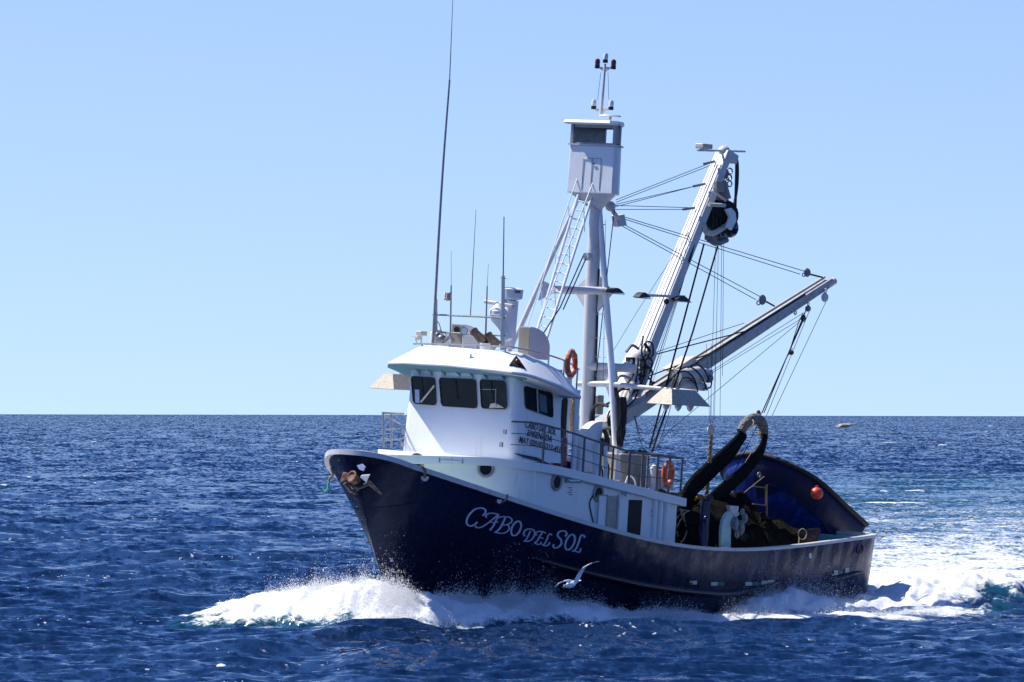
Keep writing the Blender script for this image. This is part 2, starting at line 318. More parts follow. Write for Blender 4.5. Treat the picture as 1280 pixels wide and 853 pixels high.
def sea_surface(X, Y, cell):
    Z, DX, DY, SX, SY = waves(X, Y, cell)
    near = (X*X+Y*Y < 700**2) & (Y > 120)
    foam = np.zeros_like(X); add = np.zeros_like(X); damp = np.ones_like(X)
    x, y = X[near], Y[near]
    ad = np.zeros_like(x); fo = np.zeros_like(x); dm = np.ones_like(x)
    n1 = fnoise(x, y, .28, 1.8, 36, 3); n2 = fnoise(x, y, .3, 4, 26, 8)
    cl = np.clip(cell[near] if not np.isscalar(cell) else cell, .05, 5)
    LOW = [(p, h*.84, w, f) for p, h, w, f in BOW]
    for pts, lump in ((LOW, .13), (QUARTER, .16), (WAKE, .10), (SWELL, .02)):
        d, H, W, F = line_field(x, y, pts)
        Wn = W*(1+.30*n2); g = np.exp(-(d/np.maximum(Wn, .2))**2*1.1); ge = np.exp(-(d/np.maximum(Wn*1.5, .2))**3)
        hh = H*g*(1+lump*.75*n1+.16*n2) + lump*.22*np.minimum(F, 1)*ge*n1
        ad = ad + hh if pts in (SWELL,) else np.maximum(ad, hh) + np.minimum(ad, 0)*0
        if pts is WAKE: fo = np.maximum(fo, F*np.exp(-(d/W)**2*1.2))
        elif pts is not SWELL: fo = np.maximum(fo, np.maximum(F*(1+.10*n2)*ge, .60*np.exp(-(d/(W*1.9))**2)))
        if pts is not SWELL: dm = np.minimum(dm, 1-.6*ge)
    for qx, qy, w_ in WHITECAPS:                     # small breaking crests
        gx, gy = along((CAM_H-SEA_Z)*FPX/(qy-518.9), qx); dd = ((x-gx)/w_)**2 + ((y-gy)/(w_*5))**2; near_ = dd < 9
        q_ = np.exp(-dd[near_]*(1+.5*n1[near_])); fo[near_] = np.maximum(fo[near_], .80*q_*(1+.35*n2[near_])); ad[near_] += .06*q_
    # thin washed-out film below the bow crest, and flecks beside the wake
    foam[near] = fo; add[near] = ad; damp[near] = dm
    crest = Z*damp
    # small whitecaps where the chop peaks
    cap = np.clip((Z-.25-.012*0)/.12, 0, 1)*np.clip(fnoise(X, Y, 9, 60, 12, 21)-.35, 0, 1)*1.5
    foam = np.maximum(foam, np.clip(cap, 0, .9))
    return X+DX*damp, Y+DY*damp, Z*damp+add+SEA_Z, foam, SX, SY
def build_sea():
    th_in = np.radians(np.linspace(-5.15, 5.15, 1050)); a = np.radians(np.geomspace(5.35, 180, 46))
    th = np.concatenate([-a[::-1], th_in, a])
    rr = [3.0]
    while rr[-1] < 132: rr.append(rr[-1]*1.14)
    rr[-1] = 132.0
    while rr[-1] < 70000:
        r = rr[-1]; rr.append(r + max(.17, .17*(r/190)**2) if r < 215 else r + .22*(r/215)**2)
    rr = np.array(rr); nr, nc = len(rr), len(th)
    R, T = np.meshgrid(rr, th, indexing='ij'); X = R*np.sin(T); Y = R*np.cos(T)
    dr = np.gradient(rr)[:, None]*np.ones((1, nc)); dth = np.gradient(th)[None, :]*R
    cell = np.where(R < 215, np.maximum(dr, dth), np.maximum(dr*.35, dth))
    x, y, z, fo, sx, sy = sea_surface(X.ravel(), Y.ravel(), cell.ravel())
    z = np.where(np.abs(T.ravel()) > math.radians(30), z*.3, z)
    co = np.stack([x, y, z], 1).astype(np.float32)
    i = np.arange(nr-1)[:, None]*nc + np.arange(nc-1)[None, :]
    quads = np.stack([i, i+1, i+1+nc, i+nc], -1).reshape(-1, 4)[:, ::-1]
    me = bpy.data.meshes.new('sea'); me.vertices.add(len(co)); me.vertices.foreach_set('co', co.ravel())
    me.loops.add(quads.size); me.loops.foreach_set('vertex_index', quads.ravel().astype(np.int32))
    me.polygons.add(len(quads)); me.polygons.foreach_set('loop_start', np.arange(0, quads.size, 4, dtype=np.int32)); me.polygons.foreach_set('loop_total', np.full(len(quads), 4, np.int32))
    me.polygons.foreach_set('use_smooth', np.ones(len(quads), bool))
    at_ = me.attributes.new('foam', 'FLOAT', 'POINT'); at_.data.foreach_set('value', fo.astype(np.float32))
    sl_ = me.attributes.new('fine_slope', 'FLOAT_VECTOR', 'POINT'); sl_.data.foreach_set('vector', np.stack([-sx, -np.abs(sy)*1.15, np.zeros_like(sx)], 1).astype(np.float32).ravel())
    me.update(); o = bpy.data.objects.new('sea', me); COL.objects.link(o); o['kind'] = 'structure'
    o['label'] = 'choppy deep blue sea with a white bow wave and foaming wake'
    m = bpy.data.materials.new('sea_water'); m.use_nodes = True; n = m.node_tree; L = n.links; N = n.nodes.new
    b = n.nodes['Principled BSDF']; b.inputs['IOR'].default_value = 1.33; b.inputs['Specular IOR Level'].default_value = .33
    t = N('ShaderNodeTexCoord'); geo = N('ShaderNodeNewGeometry')
    def noise(sc, det, st=S1, rough=.55):
        mpn = N('ShaderNodeMapping'); mpn.inputs['Scale'].default_value = st; L.new(t.outputs['Object'], mpn.inputs['Vector'])
        z_ = N('ShaderNodeTexNoise'); z_.inputs['Scale'].default_value = sc; z_.inputs['Detail'].default_value = det; z_.inputs['Roughness'].default_value = rough
        L.new(mpn.outputs[0], z_.inputs['Vector']); return z_.outputs['Fac']
    def mr(v, a_, b_, c=0., d=1.):
        r = N('ShaderNodeMapRange'); r.inputs[1].default_value = a_; r.inputs[2].default_value = b_; r.inputs[3].default_value = c; r.inputs[4].default_value = d; L.new(v, r.inputs[0]); return r.outputs[0]
    def ma(op, a_, b_):
        x_ = N('ShaderNodeMath'); x_.operation = op
        for j, v in enumerate((a_, b_)):
            if isinstance(v, (int, float)): x_.inputs[j].default_value = v
            else: L.new(v, x_.inputs[j])
        return x_.outputs[0]
    att = N('ShaderNodeAttribute'); att.attribute_name = 'foam'; f = att.outputs['Fac']
    lace = ma('ADD', ma('MULTIPLY', noise(.9, 7, (1, .8, 1), .62), .75), ma('MULTIPLY', noise(.16, 4, (1, .6, 1)), .55))    # about .65 mean
    dens = mr(ma('ADD', ma('ADD', ma('SUBTRACT', f, 1.0), lace), ma('MULTIPLY', ma('SUBTRACT', noise(5, 5, (1, .8, 1), .7), .5), 1.0)), .26, .50)
    film = ma('MULTIPLY', mr(f, .22, .95), .8)
    spk = ma('MULTIPLY', mr(noise(4.5, 3, (1, .5, 1)), .645, .71), mr(noise(.30, 3, (1, .4, 1)), .57, .64))  # white flecks: tiny breaking crests and painted sun sparkle
    dens = ma('MAXIMUM', dens, spk)
    bc = N('ShaderNodeMix'); bc.data_type = 'RGBA'; L.new(film, bc.inputs[0]); bc.inputs[6].default_value = (.005, .022, .072, 1); bc.inputs[7].default_value = (.014, .13, .17, 1)
    L.new(bc.outputs[2], b.inputs['Base Color'])
    b.inputs['Roughness'].default_value = .12
    # ripples far finer than the mesh, as a slope field fixed to the water
    def slopes(sc, st, det, k):
        mpn = N('ShaderNodeMapping'); mpn.inputs['Scale'].default_value = st; mpn.inputs['Rotation'].default_value = (0, 0, .25); L.new(t.outputs['Object'], mpn.inputs['Vector'])
        z_ = N('ShaderNodeTexNoise'); z_.inputs['Scale'].default_value = sc; z_.inputs['Detail'].default_value = det; z_.inputs['Roughness'].default_value = .6; L.new(mpn.outputs[0], z_.inputs['Vector'])
        v = N('ShaderNodeVectorMath'); v.operation = 'MULTIPLY_ADD'; L.new(z_.outputs['Color'], v.inputs[0]); v.inputs[1].default_value = (k, k, 0); v.inputs[2].default_value = (-k/2, -k/2, 0); return v.outputs[0]
    def vadd(a_, c_): v = N('ShaderNodeVectorMath'); v.operation = 'ADD'; L.new(a_, v.inputs[0]); L.new(c_, v.inputs[1]); return v.outputs[0]
    fs = N('ShaderNodeAttribute'); fs.attribute_name = 'fine_slope'
    nv = vadd(vadd(vadd(vadd(geo.outputs['Normal'], fs.outputs['Vector']), slopes(6, (1, .4, 1), 3, .8)), slopes(1.8, (1, .5, 1), 6, 2.1)), slopes(.10, (1, .6, 1), 6, 1.5))
    vn = N('ShaderNodeVectorMath'); vn.operation = 'NORMALIZE'; L.new(nv, vn.inputs[0]); L.new(vn.outputs[0], b.inputs['Normal'])
    fb = N('ShaderNodeBsdfPrincipled'); fb.inputs['Base Color'].default_value = (.86, .88, .90, 1); fb.inputs['Roughness'].default_value = .8; fb.inputs['Specular IOR Level'].default_value = .2
    b2 = N('ShaderNodeBump'); b2.inputs['Strength'].default_value = 1; b2.inputs['Distance'].default_value = .07; L.new(noise(6.5, 8, S1, .75), b2.inputs['Height']); L.new(b2.outputs[0], fb.inputs['Normal'])
    ms = N('ShaderNodeMixShader'); L.new(dens, ms.inputs[0]); L.new(b.outputs[0], ms.inputs[1]); L.new(fb.outputs[0], ms.inputs[2])
    L.new(ms.outputs[0], n.nodes['Material Output'].inputs['Surface'])
    me.materials.append(m)
    return o
build_sea()

# spray thrown off the bow wave and the quarter wave: countless droplets
def spray():
    P_, S_ = [], []
    r = np.random.default_rng(3)
    def emit(pts, n, hmul, spread, power=1.6, smin=.003, smax=.011):
        seg = []
        for (p, h0, w0, f0), (q, h1, w1, f1) in zip(pts[:-1], pts[1:]):
            seg.append((math.hypot(q[0]-p[0], q[1]-p[1])*(h0+h1+.1), p, q, h0, h1, w0, w1))
        wt = np.array([s[0] for s in seg]); wt /= wt.sum()
        idx = r.choice(len(seg), n, p=wt); t = r.random(n)
        A = np.array([[s[1][0], s[1][1], s[2][0], s[2][1], s[3], s[4], s[5], s[6]] for s in seg])[idx]
        x = A[:, 0]+(A[:, 2]-A[:, 0])*t; y = A[:, 1]+(A[:, 3]-A[:, 1])*t; h = A[:, 4]+(A[:, 5]-A[:, 4])*t; w = A[:, 6]+(A[:, 7]-A[:, 6])*t
        g = r.normal(0, spread, n)*w; x2 = x + r.normal(0, .25, n); y2 = y+g
        base = np.maximum(0, h*np.exp(-(g/w)**2*1.1))
        clump = np.clip(.75+.65*fnoise(x2, y2*0, .25, 2.4, 14, 77), .2, 2.2)
        z = base*.84*(.80+.2*r.random(n)) + np.abs(r.exponential(1, n))**power*hmul*(.25+h)*clump
        s = smin + (smax-smin)*r.random(n)**3
        keep = z < base+1.5*(.2+h); P_.append(np.stack([x2, y2, z+SEA_Z], 1)[keep]); S_.append(s[keep])
    emit(BOW[1:9], 300000, .065, .60, 1.15, .005, .014)
    emit(BOW[8:14], 190000, .060, .50, 1.2, .005, .013)
    emit(QUARTER[:6], 60000, .035, .6, 1.3, .004, .012)
    emit(BOW[1:14], 26000, .10, .42)
    emit(BOW[3:8], 9000, .08, .5)
    emit([BOW[8], BOW[9], BOW[10]], 20000, .15, .4)
    emit(BOW[12:], 24000, .12, .5)
    emit(QUARTER[:5], 50000, .15, .42)
    emit(QUARTER[4:8], 8000, .10, .45)
    p = np.concatenate(P_); s = np.concatenate(S_); n = len(p)
    base = np.array([[1, 0, -.5], [-.5, .87, -.5], [-.5, -.87, -.5], [0, 0, 1]]); rot = r.random(n)*6.28
    c, sn = np.cos(rot), np.sin(rot); V = np.empty((n, 4, 3))
    st = r.uniform(.7, 1.6, n)
    for k in range(4):
        bx, by, bz = base[k]; V[:, k, 0] = p[:, 0]+s*(c*bx-sn*by)*st; V[:, k, 1] = p[:, 1]+s*(sn*bx+c*by); V[:, k, 2] = p[:, 2]+s*bz*(np.where(st > 1.35, 3.2, 1) if k == 3 else 1)
    F = np.array([[0, 1, 3], [1, 2, 3], [2, 0, 3], [0, 2, 1]])[None]+(np.arange(n)*4)[:, None, None]
    F = F.reshape(-1, 3); me = bpy.data.meshes.new('sea_spray'); me.vertices.add(n*4); me.vertices.foreach_set('co', V.ravel())
    me.loops.add(F.size); me.loops.foreach_set('vertex_index', F.ravel().astype(np.int32)); me.polygons.add(len(F))
    me.polygons.foreach_set('loop_start', np.arange(0, F.size, 3, dtype=np.int32)); me.polygons.foreach_set('loop_total', np.full(len(F), 3, np.int32)); me.polygons.foreach_set('use_smooth', np.ones(len(F), bool)); me.update()
    m = bpy.data.materials.new('spray_droplets'); m.use_nodes = True; b = m.node_tree.nodes['Principled BSDF']; b.inputs['Base Color'].default_value = (.97, .98, 1, 1); b.inputs['Roughness'].default_value = .6
    tr = m.node_tree.nodes.new('ShaderNodeBsdfTranslucent'); tr.inputs[0].default_value = (.98, .99, 1, 1); mx = m.node_tree.nodes.new('ShaderNodeMixShader'); mx.inputs[0].default_value = .5
    m.node_tree.links.new(b.outputs[0], mx.inputs[1]); m.node_tree.links.new(tr.outputs[0], mx.inputs[2]); m.node_tree.links.new(mx.outputs[0], m.node_tree.nodes['Material Output'].inputs[0])
    me.materials.append(m); o = bpy.data.objects.new('sea_spray', me); COL.objects.link(o)
    o['kind'] = 'stuff'; o['label'] = 'white spray bursting from the bow wave along the navy hull'; o['category'] = 'spray'
spray()

# ================================================================== THE BOAT
boat = thing('fishing_boat', 'navy and white purse seine fishing boat ploughing through the blue sea', 'fishing boat')
# ---- hull
def build_hull():
    m = MB(); NU, NV = 110, 26
    vs = []
    for side in (1, -1):
        for i in range(NU+1):
            u = (i/NU)**1.7
            for j in range(NV+1):
                v = j/NV; s = SEND*u
                for _ in range(4):
                    z = lerp(-1.5, railz(s), v); s = stem(z)+(SEND-stem(z))*u
                z = lerp(-1.5, railz(s), v)
                sx = s + (.12*(1-z/2.6) * max(0, (s-20)/2.98)**2 if z < 2.6 else 0)
                vs.append((-sx if s > 20 else -s, side*halfbeam(s, z), z))
    fs = []; W = NV+1; o2 = (NU+1)*W
    for b0 in (0, o2):
        for i in range(NU):
            for j in range(NV): a = b0+i*W+j; fs.append((a, a+W, a+W+1, a+1))
    for j in range(NV): a = NU*W+j; fs.append((a, a+1, o2+a+1, o2+a))           # transom
    m.add(vs, fs)
    bmx = m.build('hull', HULL, boat)
    w = bmx.modifiers.new('weld', 'WELD'); w.merge_threshold = .01
    return bmx
hull = build_hull()
# inner bulwark and decks
m = MB(); cols = []
for i in range(90):
    s = .25+(SEND-.35)*(i/89)**1.4; z = railz(s)
    cols.append((s, z))
for side in (1, -1):
    r1 = [hull_pt(s, z, -.10, side)+np.array([-.12 if s < 1 else 0, 0, -.02]) for s, z in cols]
    r2 = [hull_pt(s, z-.5, -.16, side)+np.array([-.12 if s < 1 else 0, 0, 0]) for s, z in cols]
    r3 = [np.array([-s, side*max(.0, halfbeam(s, z-1.0)-.16), z-1.0]) for s, z in cols]
    m.loft([r1, r2, r3], closed=False)
s, z = cols[-1]
m.add([(-s+.0, halfbeam(s, z)-.1, z), (-s, -halfbeam(s, z)+.1, z), (-s, -halfbeam(s, z)+.1, z-1), (-s, halfbeam(s, z)-.1, z-1)], [(0, 1, 2, 3)])
m.build('inner_bulwark', TURQ, boat)
m = MB(); ra = [np.array([-s, max(0, halfbeam(s, z-1.0)-.15), z-.95]) for s, z in cols]; rb = [p*np.array([1, -1, 1]) for p in ra]
m.loft([ra, rb], closed=False); m.build('main_deck', DECK, boat)
# bulwark cap rail
def rail_path(side, s0=0.0, s1=SEND, n=90, dz=.02, off=0.02):
    out = []
    for i in range(n):
        u = i/(n-1); s = s0+(s1-s0)*u**1.8; out.append(hull_pt(s, railz(s)+0, off, side)+np.array([0, 0, dz]))
    return out
m = MB()
path = rail_path(-1)[::-1] + rail_path(1)[1:]
rings = []
for i, p in enumerate(path):
    t = path[min(i+1, len(path)-1)]-path[max(i-1, 0)]; t = t/np.linalg.norm(t); nrm = np.cross(t, [0, 0, 1]); nrm /= np.linalg.norm(nrm)
    o_ = nrm*.07; i_ = -nrm*.13
    if i < len(path)//2*0: pass
    s_ = -p[0]; hgt = lerp(.10, .045, min(1, s_/14))
    rings.append([p+o_+np.array([0, 0, .05]), p+i_+np.array([0, 0, .05]), p+i_-np.array([0, 0, hgt]), p+o_-np.array([0, 0, hgt])])
m.loft(rings); cap = m.build('cap_rail', GREYW, hull)
m = MB(); a = hull_pt(SEND, railz(SEND), 0); b_ = a*np.array([1, -1, 1]); m.bar(a+[0.02, 0, .02], b_+[0.02, 0, .02], .1, .05); m.build('stern_cap_rail', CREAM, hull)
# rub rails
def rub(pxs, r, name='rub_rail', ma=None):
    pts = spline([hull_hit(px, py, .03) for px, py in pxs], 8); m = MB(); rr = [r*min(1, .15+k/6, .15+(len(pts)-1-k)/6) for k in range(len(pts))]
    m.tube(pts, rr, 10); return m.build(name, ma or HULL, hull)
RUBM = mat('black_navy_rub_rail', (.004, .005, .016), .3)
rub([(665, 697), (700, 708), (740, 718), (790, 729), (830, 736), (870, 741), (910, 743), (950, 737), (975, 727)], .12, ma=RUBM)
rub([(1030, 728), (1045, 724), (1060, 720), (1078, 715)], .10, ma=RUBM)
# name on the bow, traced strokes laid onto the plating
def stroke_letters():
    cr = lambda pts: [(570+x/7.111, 620+y/7.111) for x, y in pts]
    def ell(cx, cy, rx, ry, sl=.35, n=22): return [(cx+rx*math.cos(2*math.pi*k/n)-sl*ry*math.sin(2*math.pi*k/n), cy+ry*math.sin(2*math.pi*k/n)) for k in range(n+1)]
    T = 15; t = 12
    strokes = [
     ([(238, 178), (262, 148), (258, 122), (222, 109), (170, 120), (120, 165), (96, 215), (99, 252), (130, 268), (165, 256), (190, 232)], T),
     ([(268, 196), (268, 172), (292, 157), (330, 155), (380, 166)], t), ([(378, 165), (330, 205), (262, 258), (215, 282), (178, 280), (180, 266)], t), ([(380, 168), (352, 225), (330, 272), (304, 300), (320, 301)], T), ([(292, 232), (345, 240)], 9),
     ([(372, 240), (358, 222), (372, 198), (420, 185), (470, 190), (497, 210), (488, 238), (452, 256), (412, 258)], t), ([(440, 192), (415, 245), (385, 295), (352, 322)], T), ([(452, 256), (474, 280), (456, 316), (410, 334), (340, 322)], t),
     (ell(535, 290, 40, 64, .30), T),
     ([(612, 360), (600, 335), (622, 302), (665, 295), (698, 315), (695, 355), (668, 392), (632, 405), (600, 400)], t), ([(662, 312), (640, 360), (618, 398)], t),
     ([(716, 352), (708, 332), (735, 316), (770, 320), (802, 332)], t), ([(768, 324), (742, 365), (722, 402), (700, 418), (730, 432), (752, 426), (756, 410)], t), ([(738, 370), (778, 378)], 9),
     ([(852, 352), (840, 338), (822, 350), (806, 392), (786, 428), (768, 436), (800, 444), (826, 432), (832, 412)], t),
     ([(968, 362), (984, 340), (970, 316), (935, 313), (908, 332), (906, 360), (932, 388), (936, 424), (912, 455), (880, 462), (862, 448), (872, 432)], T),
     (ell(1014, 412, 38, 68, .30), T),
     ([(1146, 372), (1132, 350), (1110, 356), (1094, 402), (1072, 462), (1048, 490), (1030, 488)], T), ([(1034, 490), (1070, 496), (1096, 500), (1112, 466)], t)]
    m = MB()
    for pts, wd in strokes:
        p = spline([(x, y, 0) for x, y in pts], 5); L, R = [], []
        for i, q in enumerate(p):
            tt = p[min(i+1, len(p)-1)]-p[max(i-1, 0)]; tt = tt/(np.linalg.norm(tt)+1e-6); nn = np.array([-tt[1], tt[0], 0])
            w_ = wd*.5*(.78+.42*abs(tt[1])); L.append(q+nn*w_); R.append(q-nn*w_)
        a_ = [hull_hit(*c, .012) for c in cr([(x[0], x[1]) for x in L])]; b2 = [hull_hit(*c, .012) for c in cr([(x[0], x[1]) for x in R])]
        m.loft([a_, b2], closed=False)
    m.build('name_lettering', BLUEL, hull)
stroke_letters()
# draft marks, fairleads, freeing ports
for body, px, py in (('8', 488, 715), ('6', 489, 726), ('24', 487, 737), ('2', 487, 702)):
    q = hull_hit(px, py, .03); q2 = hull_hit(px+8, py, .03); text('draft_mark', body, WHITE, hull, q, q2-q, (0, 0, 1), .24, bold=.004, off=.01)
for body, px, py in (('8', 466, 712), ('6', 470, 724), ('2', 464, 702)):
    q = hull_hit(px, py, .03); q2 = hull_hit(px+3, py, .03); text('draft_mark', body, WHITE, hull, q, q2-q, (0, 0, 1), .16, bold=.004, off=.02)
for body, px, py in (('8', 915, 752), ('6', 914, 760)):
    q = hull_hit(px, py, .03); q2 = hull_hit(px+4, py, .03); text('draft_mark', body, TURQ, hull, q, q2-q, (0, 0, 1), .2, off=.02)
PORTL = mat('port_pale_inside', (.46, .52, .47), .6); PORTD = mat('port_green_inside', (.06, .12, .11), .6)
def patch(name, cx, cy, w, h, ma, off=.015, parent=hull, thick=.02, slope=None):
    sl = slope if slope is not None else 0
    c = [(cx-w/2, cy-h/2-sl*w/2), (cx+w/2, cy-h/2+sl*w/2), (cx+w/2, cy+h/2+sl*w/2), (cx-w/2, cy+h/2-sl*w/2)]
    a_ = [hull_hit(*q, off-thick) for q in c]; b2 = [hull_hit(*q, off) for q in c]
    m = MB(); m.loft([a_, b2]); return m.build(name, ma, parent)
for (px, py, w) in ((531, 597, 13), (624, 626, 10)):
    q = hull_hit(px, py, .0); n_ = (hull_hit(px+1, py)-hull_hit(px-1, py)); nn = np.cross(n_, [0, 0, 1]); nn /= np.linalg.norm(nn)
    nn = nn if nn[1] > 0 else -nn
    m = MB(); m.torus(q+nn*.02, .15 if w > 11 else .12, .035, nn); f_ = m.build('fairlead', HULL, hull)
    m = MB(); m.cyl(q-nn*.02, q+nn*.02, .14 if w > 11 else .11); m.build('fairlead_opening', WHITE, f_)
for i, (px, py) in enumerate([(867, 728.5), (876, 729), (893, 730), (901, 730), (914, 730), (922, 730.5), (936, 730), (944, 730), (956, 728.5), (964, 727.5)]):
    patch('freeing_port', px, py, 8.5, 4.6, [PORTL, DARKHOLE, PORTL, PORTD, DARKHOLE, DARKHOLE, PORTL, PORTD, PORTL, PORTL][i], slope=-.02)
for px, py, mm in ((1034, 719, DARKHOLE), (1045, 716, PORTL), (1050, 715, PORTD), (1059, 713, PORTL), (1064, 712, PORTD)): patch('freeing_port', px, py, 5, 6, mm, slope=-.15)
patch('hull_number_mark', 1013, 695, 3.5, 6, BLUEL)
patch('freeing_port', 862, 729, 7, 5, DARKHOLE)
# welded seams of the plating
for k, s in enumerate((1.9, 3.4)):
    m = MB(); m.tube([hull_pt(s+.25*math.sin(q), z, .006) for q, z in [(i*.4, lerp(1.2, railz(s)-1.5, i/12)) for i in range(13)]], .012, 6); m.build('weld_seam', HULL, hull)
m = MB(); m.tube([hull_pt(.35+.0*i, 3.0, .008) if i == 0 else hull_pt(.8+i*.06, 3.0+.02*i, .01) for i in range(0, 14)], .014, 6); m.build('weld_seam', HULL, hull)
m = MB()
for px, py in ((1072, 684), (1074, 693)): pass
q = hull_hit(1075, 686, .02); n_ = np.array([0, 1, 0]); m.torus(q, .16, .02, n_); m.build('stern_ring', HULL, hull)

# ---- anchor in its bow roller
q = np.array([.05, 0, 3.75]); an = thing('anchor', 'rusty stockless anchor hauled up tight under the bow rail', 'anchor', q)
def AP(px, py, x): return PX(px, py, x)
m = MB()   # crown tube
c0 = AP(440, 596, .35)
m.torus(c0, .15, .035, (1, -.15, .3), 20, 8); m.cyl(c0-np.array([.25, 0, .12]), c0, .12, .15); 
m.build('shank_ring', RUST, an, origin=q)
for sgn, pts in ((-1, [(436, 592), (429, 590), (424, 605), (428, 603), (436, 598)]), (1, [(452, 594), (463, 593), (458, 604), (455, 601), (450, 597)])):
    m = MB(); a_ = [AP(*p, .30) for p in pts]; b2 = [AP(*p, .22) for p in pts]; m.loft([a_, b2]); m.build('fluke', RUST if sgn < 0 else GREYW, an, origin=q, bevel=.015)
m = MB(); m.tube([AP(431, 604, .12), AP(438, 614, .0), AP(444, 618, -.1)], [.12, .10, .04], 8, .5); m.build('arm', RUST, an, origin=q)
m = MB(); m.tube([AP(460, 602, .12), AP(469, 611, .0), AP(477, 618, -.1)], [.12, .10, .04], 8, .5); m.build('arm', RUST, an, origin=q)
m = MB(); m.tube([AP(440, 605, .1), AP(450, 609, .1), AP(462, 604, .1)], .06, 8); m.cyl(AP(442, 598, .2), AP(448, 607, -.1), .13, .17); m.build('crown', BLACK, an, origin=q)
m = MB(); pts = [AP(446, 582, .3), AP(452, 580, .3), AP(456, 584, .3), AP(454, 589, .3), AP(449, 587, .3)]; m.loft([pts, [p-np.array([.05, 0, 0]) for p in pts]]); m.build('anchor_tag_plate', BLUEL, hull)
# mooring line hanging at the starboard fairlead
f1 = hull_pt(1.15, 3.95, .02, -1)
m = MB(); m.tube(spline([AP(414, 585, -.9), AP(416, 594, -.95), AP(412, 598, -.95), AP(411, 606, -.95)], 6), .035, 8); m.build('fairlead_line', TAN, hull)
ln = MB(); ln.tube(spline([AP(411, 603, -.92), AP(410, 611, -.95), AP(406, 614, -.95), AP(405, 608, -.95)], 6), .035, 8)
tagged(ln.build('rope_end', mat('green_rope', (.12, .55, .42), .7), origin=AP(410, 608, -.92)), 'short green rope end dangling beside the starboard bow fairlead', 'rope')
m = MB(); m.tube(spline([hull_hit(527, 583, .1), hull_hit(531, 588, .14), hull_hit(531, 597, .12)], 6), .04, 8); m.build('fairlead_strap', RUST, hull)
m = MB(); m.tube(spline([hull_hit(634, 618, .08), hull_hit(633, 624, .12), hull_hit(628, 628, .1)], 6), .03, 8); m.build('fairlead_strap', RUST, hull)

# ---- deckhouse below the upper deck
OUT = [(1.9, 0), (2.0, .42), (2.4, .83), (2.85, 1.18), (3.55, 1.72), (4.2, 2.25), (4.75, 2.66), (5.3, 2.88), (6.2, 2.95), (12.9, 2.95)]
def outline(ins=0.0, n=8, end=None):
    pts = spline([(s+ins*1.2*max(0, 1-p/2.9) if s < 6 else s, max(0, p-ins*(p/2.95)), 0) for s, p in OUT], 6)
    return [(q[0], q[1]) for q in pts]
UD_S = [1.9, 4, 6.32, 8.77, 12.54, 13.2]; UD_Z = [4.62, 4.70, 4.53, 4.22, 3.72, 3.66]
def udz(s): return interp(s, UD_S, UD_Z)            # top edge of the fascia
FH = .25
o1 = outline(0)
full = [(s, p) for s, p in o1] ; full = full + [(s, -p) for s, p in full[::-1][:-1]]
m = MB(); m.loft([[np.array([-s, p, udz(s)-FH]) for s, p in full], [np.array([-s, p, udz(s)]) for s, p in full]]); updeck = m.build('upper_deck', WHITE, boat, bevel=.015)
o2 = outline(.14); fullw = [(min(s, 12.6), p) for s, p in o2]; fullw = fullw+[(s, -p) for s, p in fullw[::-1][:-1]]
m = MB(); m.loft([[np.array([-s, p, railz(s)-(.3 if s < 9 else .9)]) for s, p in fullw], [np.array([-s, p, udz(s)-FH+.002]) for s, p in fullw]], caps=False)
nw = len(fullw); house = m.build('deckhouse', WHITE, boat)
def wall_hit(px, py, ol=fullw, off=0.0):
    best = None; o = BM.T @ (CAM-BO); d = BM.T @ ray(px, py)
    for (s0, p0), (s1, p1) in zip(ol[:-1], ol[1:]):
        if p0 < -.01 and p1 < -.01: continue
        A = np.array([-s0, p0]); B_ = np.array([-s1, p1]); e = B_-A; L = np.linalg.norm(e)
        if L < 1e-6: continue
        nrm = np.array([-e[1], e[0]])/L
        if nrm @ d[:2] > 0: nrm = -nrm
        A2 = A+nrm*off; den = nrm @ d[:2]
        if abs(den) < 1e-6: continue
        k = (nrm @ (A2-o[:2]))/den; q = o+d*k; t = ((q[:2]-A2) @ e)/(L*L)
        if -.001 <= t <= 1.001 and (best is None or k < best[0]): best = (k, q, np.array([nrm[0], nrm[1], 0]), np.array([e[0]/L, e[1]/L, 0]))
    return best[1:] if best else None
for px, py, r in ((520, 577, .19), (607, 586, .20), (695, 603, .20), (747, 617, .20)):
    q, nn, tt = wall_hit(px, py); m = MB(); m.torus(q+nn*.02, r+.02, .045, nn); pf = m.build('porthole', GREY, house)
    m = MB(); m.cyl(q-nn*.02, q+nn*.015, r); m.build('porthole_glass', GLASS, pf)
for px, py, w in ((563, 576, .33), (716, 601, .30)):
    q, nn, tt = wall_hit(px, py, off=.05); m = MB(); R = np.stack([tt, nn, np.array([0, 0, 1.])], 1); m.box(q, (w, .05, .055), R); l = m.build('deck_light', BEIGE, house, bevel=.02)
    m = MB(); m.cyl(q+nn*.055-tt*w*.85, q+nn*.055+tt*w*.85, .03); m.build('light_tube', LIGHTGLASS, l)
    for e in (-1, 1):
        m = MB(); m.box(q+nn*.01+tt*(w+.02)*e, (.02, .065, .065), R); m.build('light_end_cap', GREY, l)
def on_wall(px0, py0, px1, py1, name, ma, parent, off=0.02, th=.02, y=None):
    y = 2.81 if y is None else y; m = MB(); q = [P(px0, py0, y+off), P(px1, py0+(px1-px0)*.09, y+off)]
    x0, x1 = q[0][0], q[1][0]; zt = q[0][2]; zb = P(px0, py1, y+off)[2]
    m.box(((x0+x1)/2, y+off/2, (zt+zb)/2), (abs(x1-x0)/2, off/2+.003, abs(zt-zb)/2)); return m.build(name, ma, parent, bevel=.01), (x0, x1, zb, zt)
d1, (x0, x1, zb, zt) = on_wall(748, 619, 759, 668, 'door', WHITE, house, .07)
m = MB()
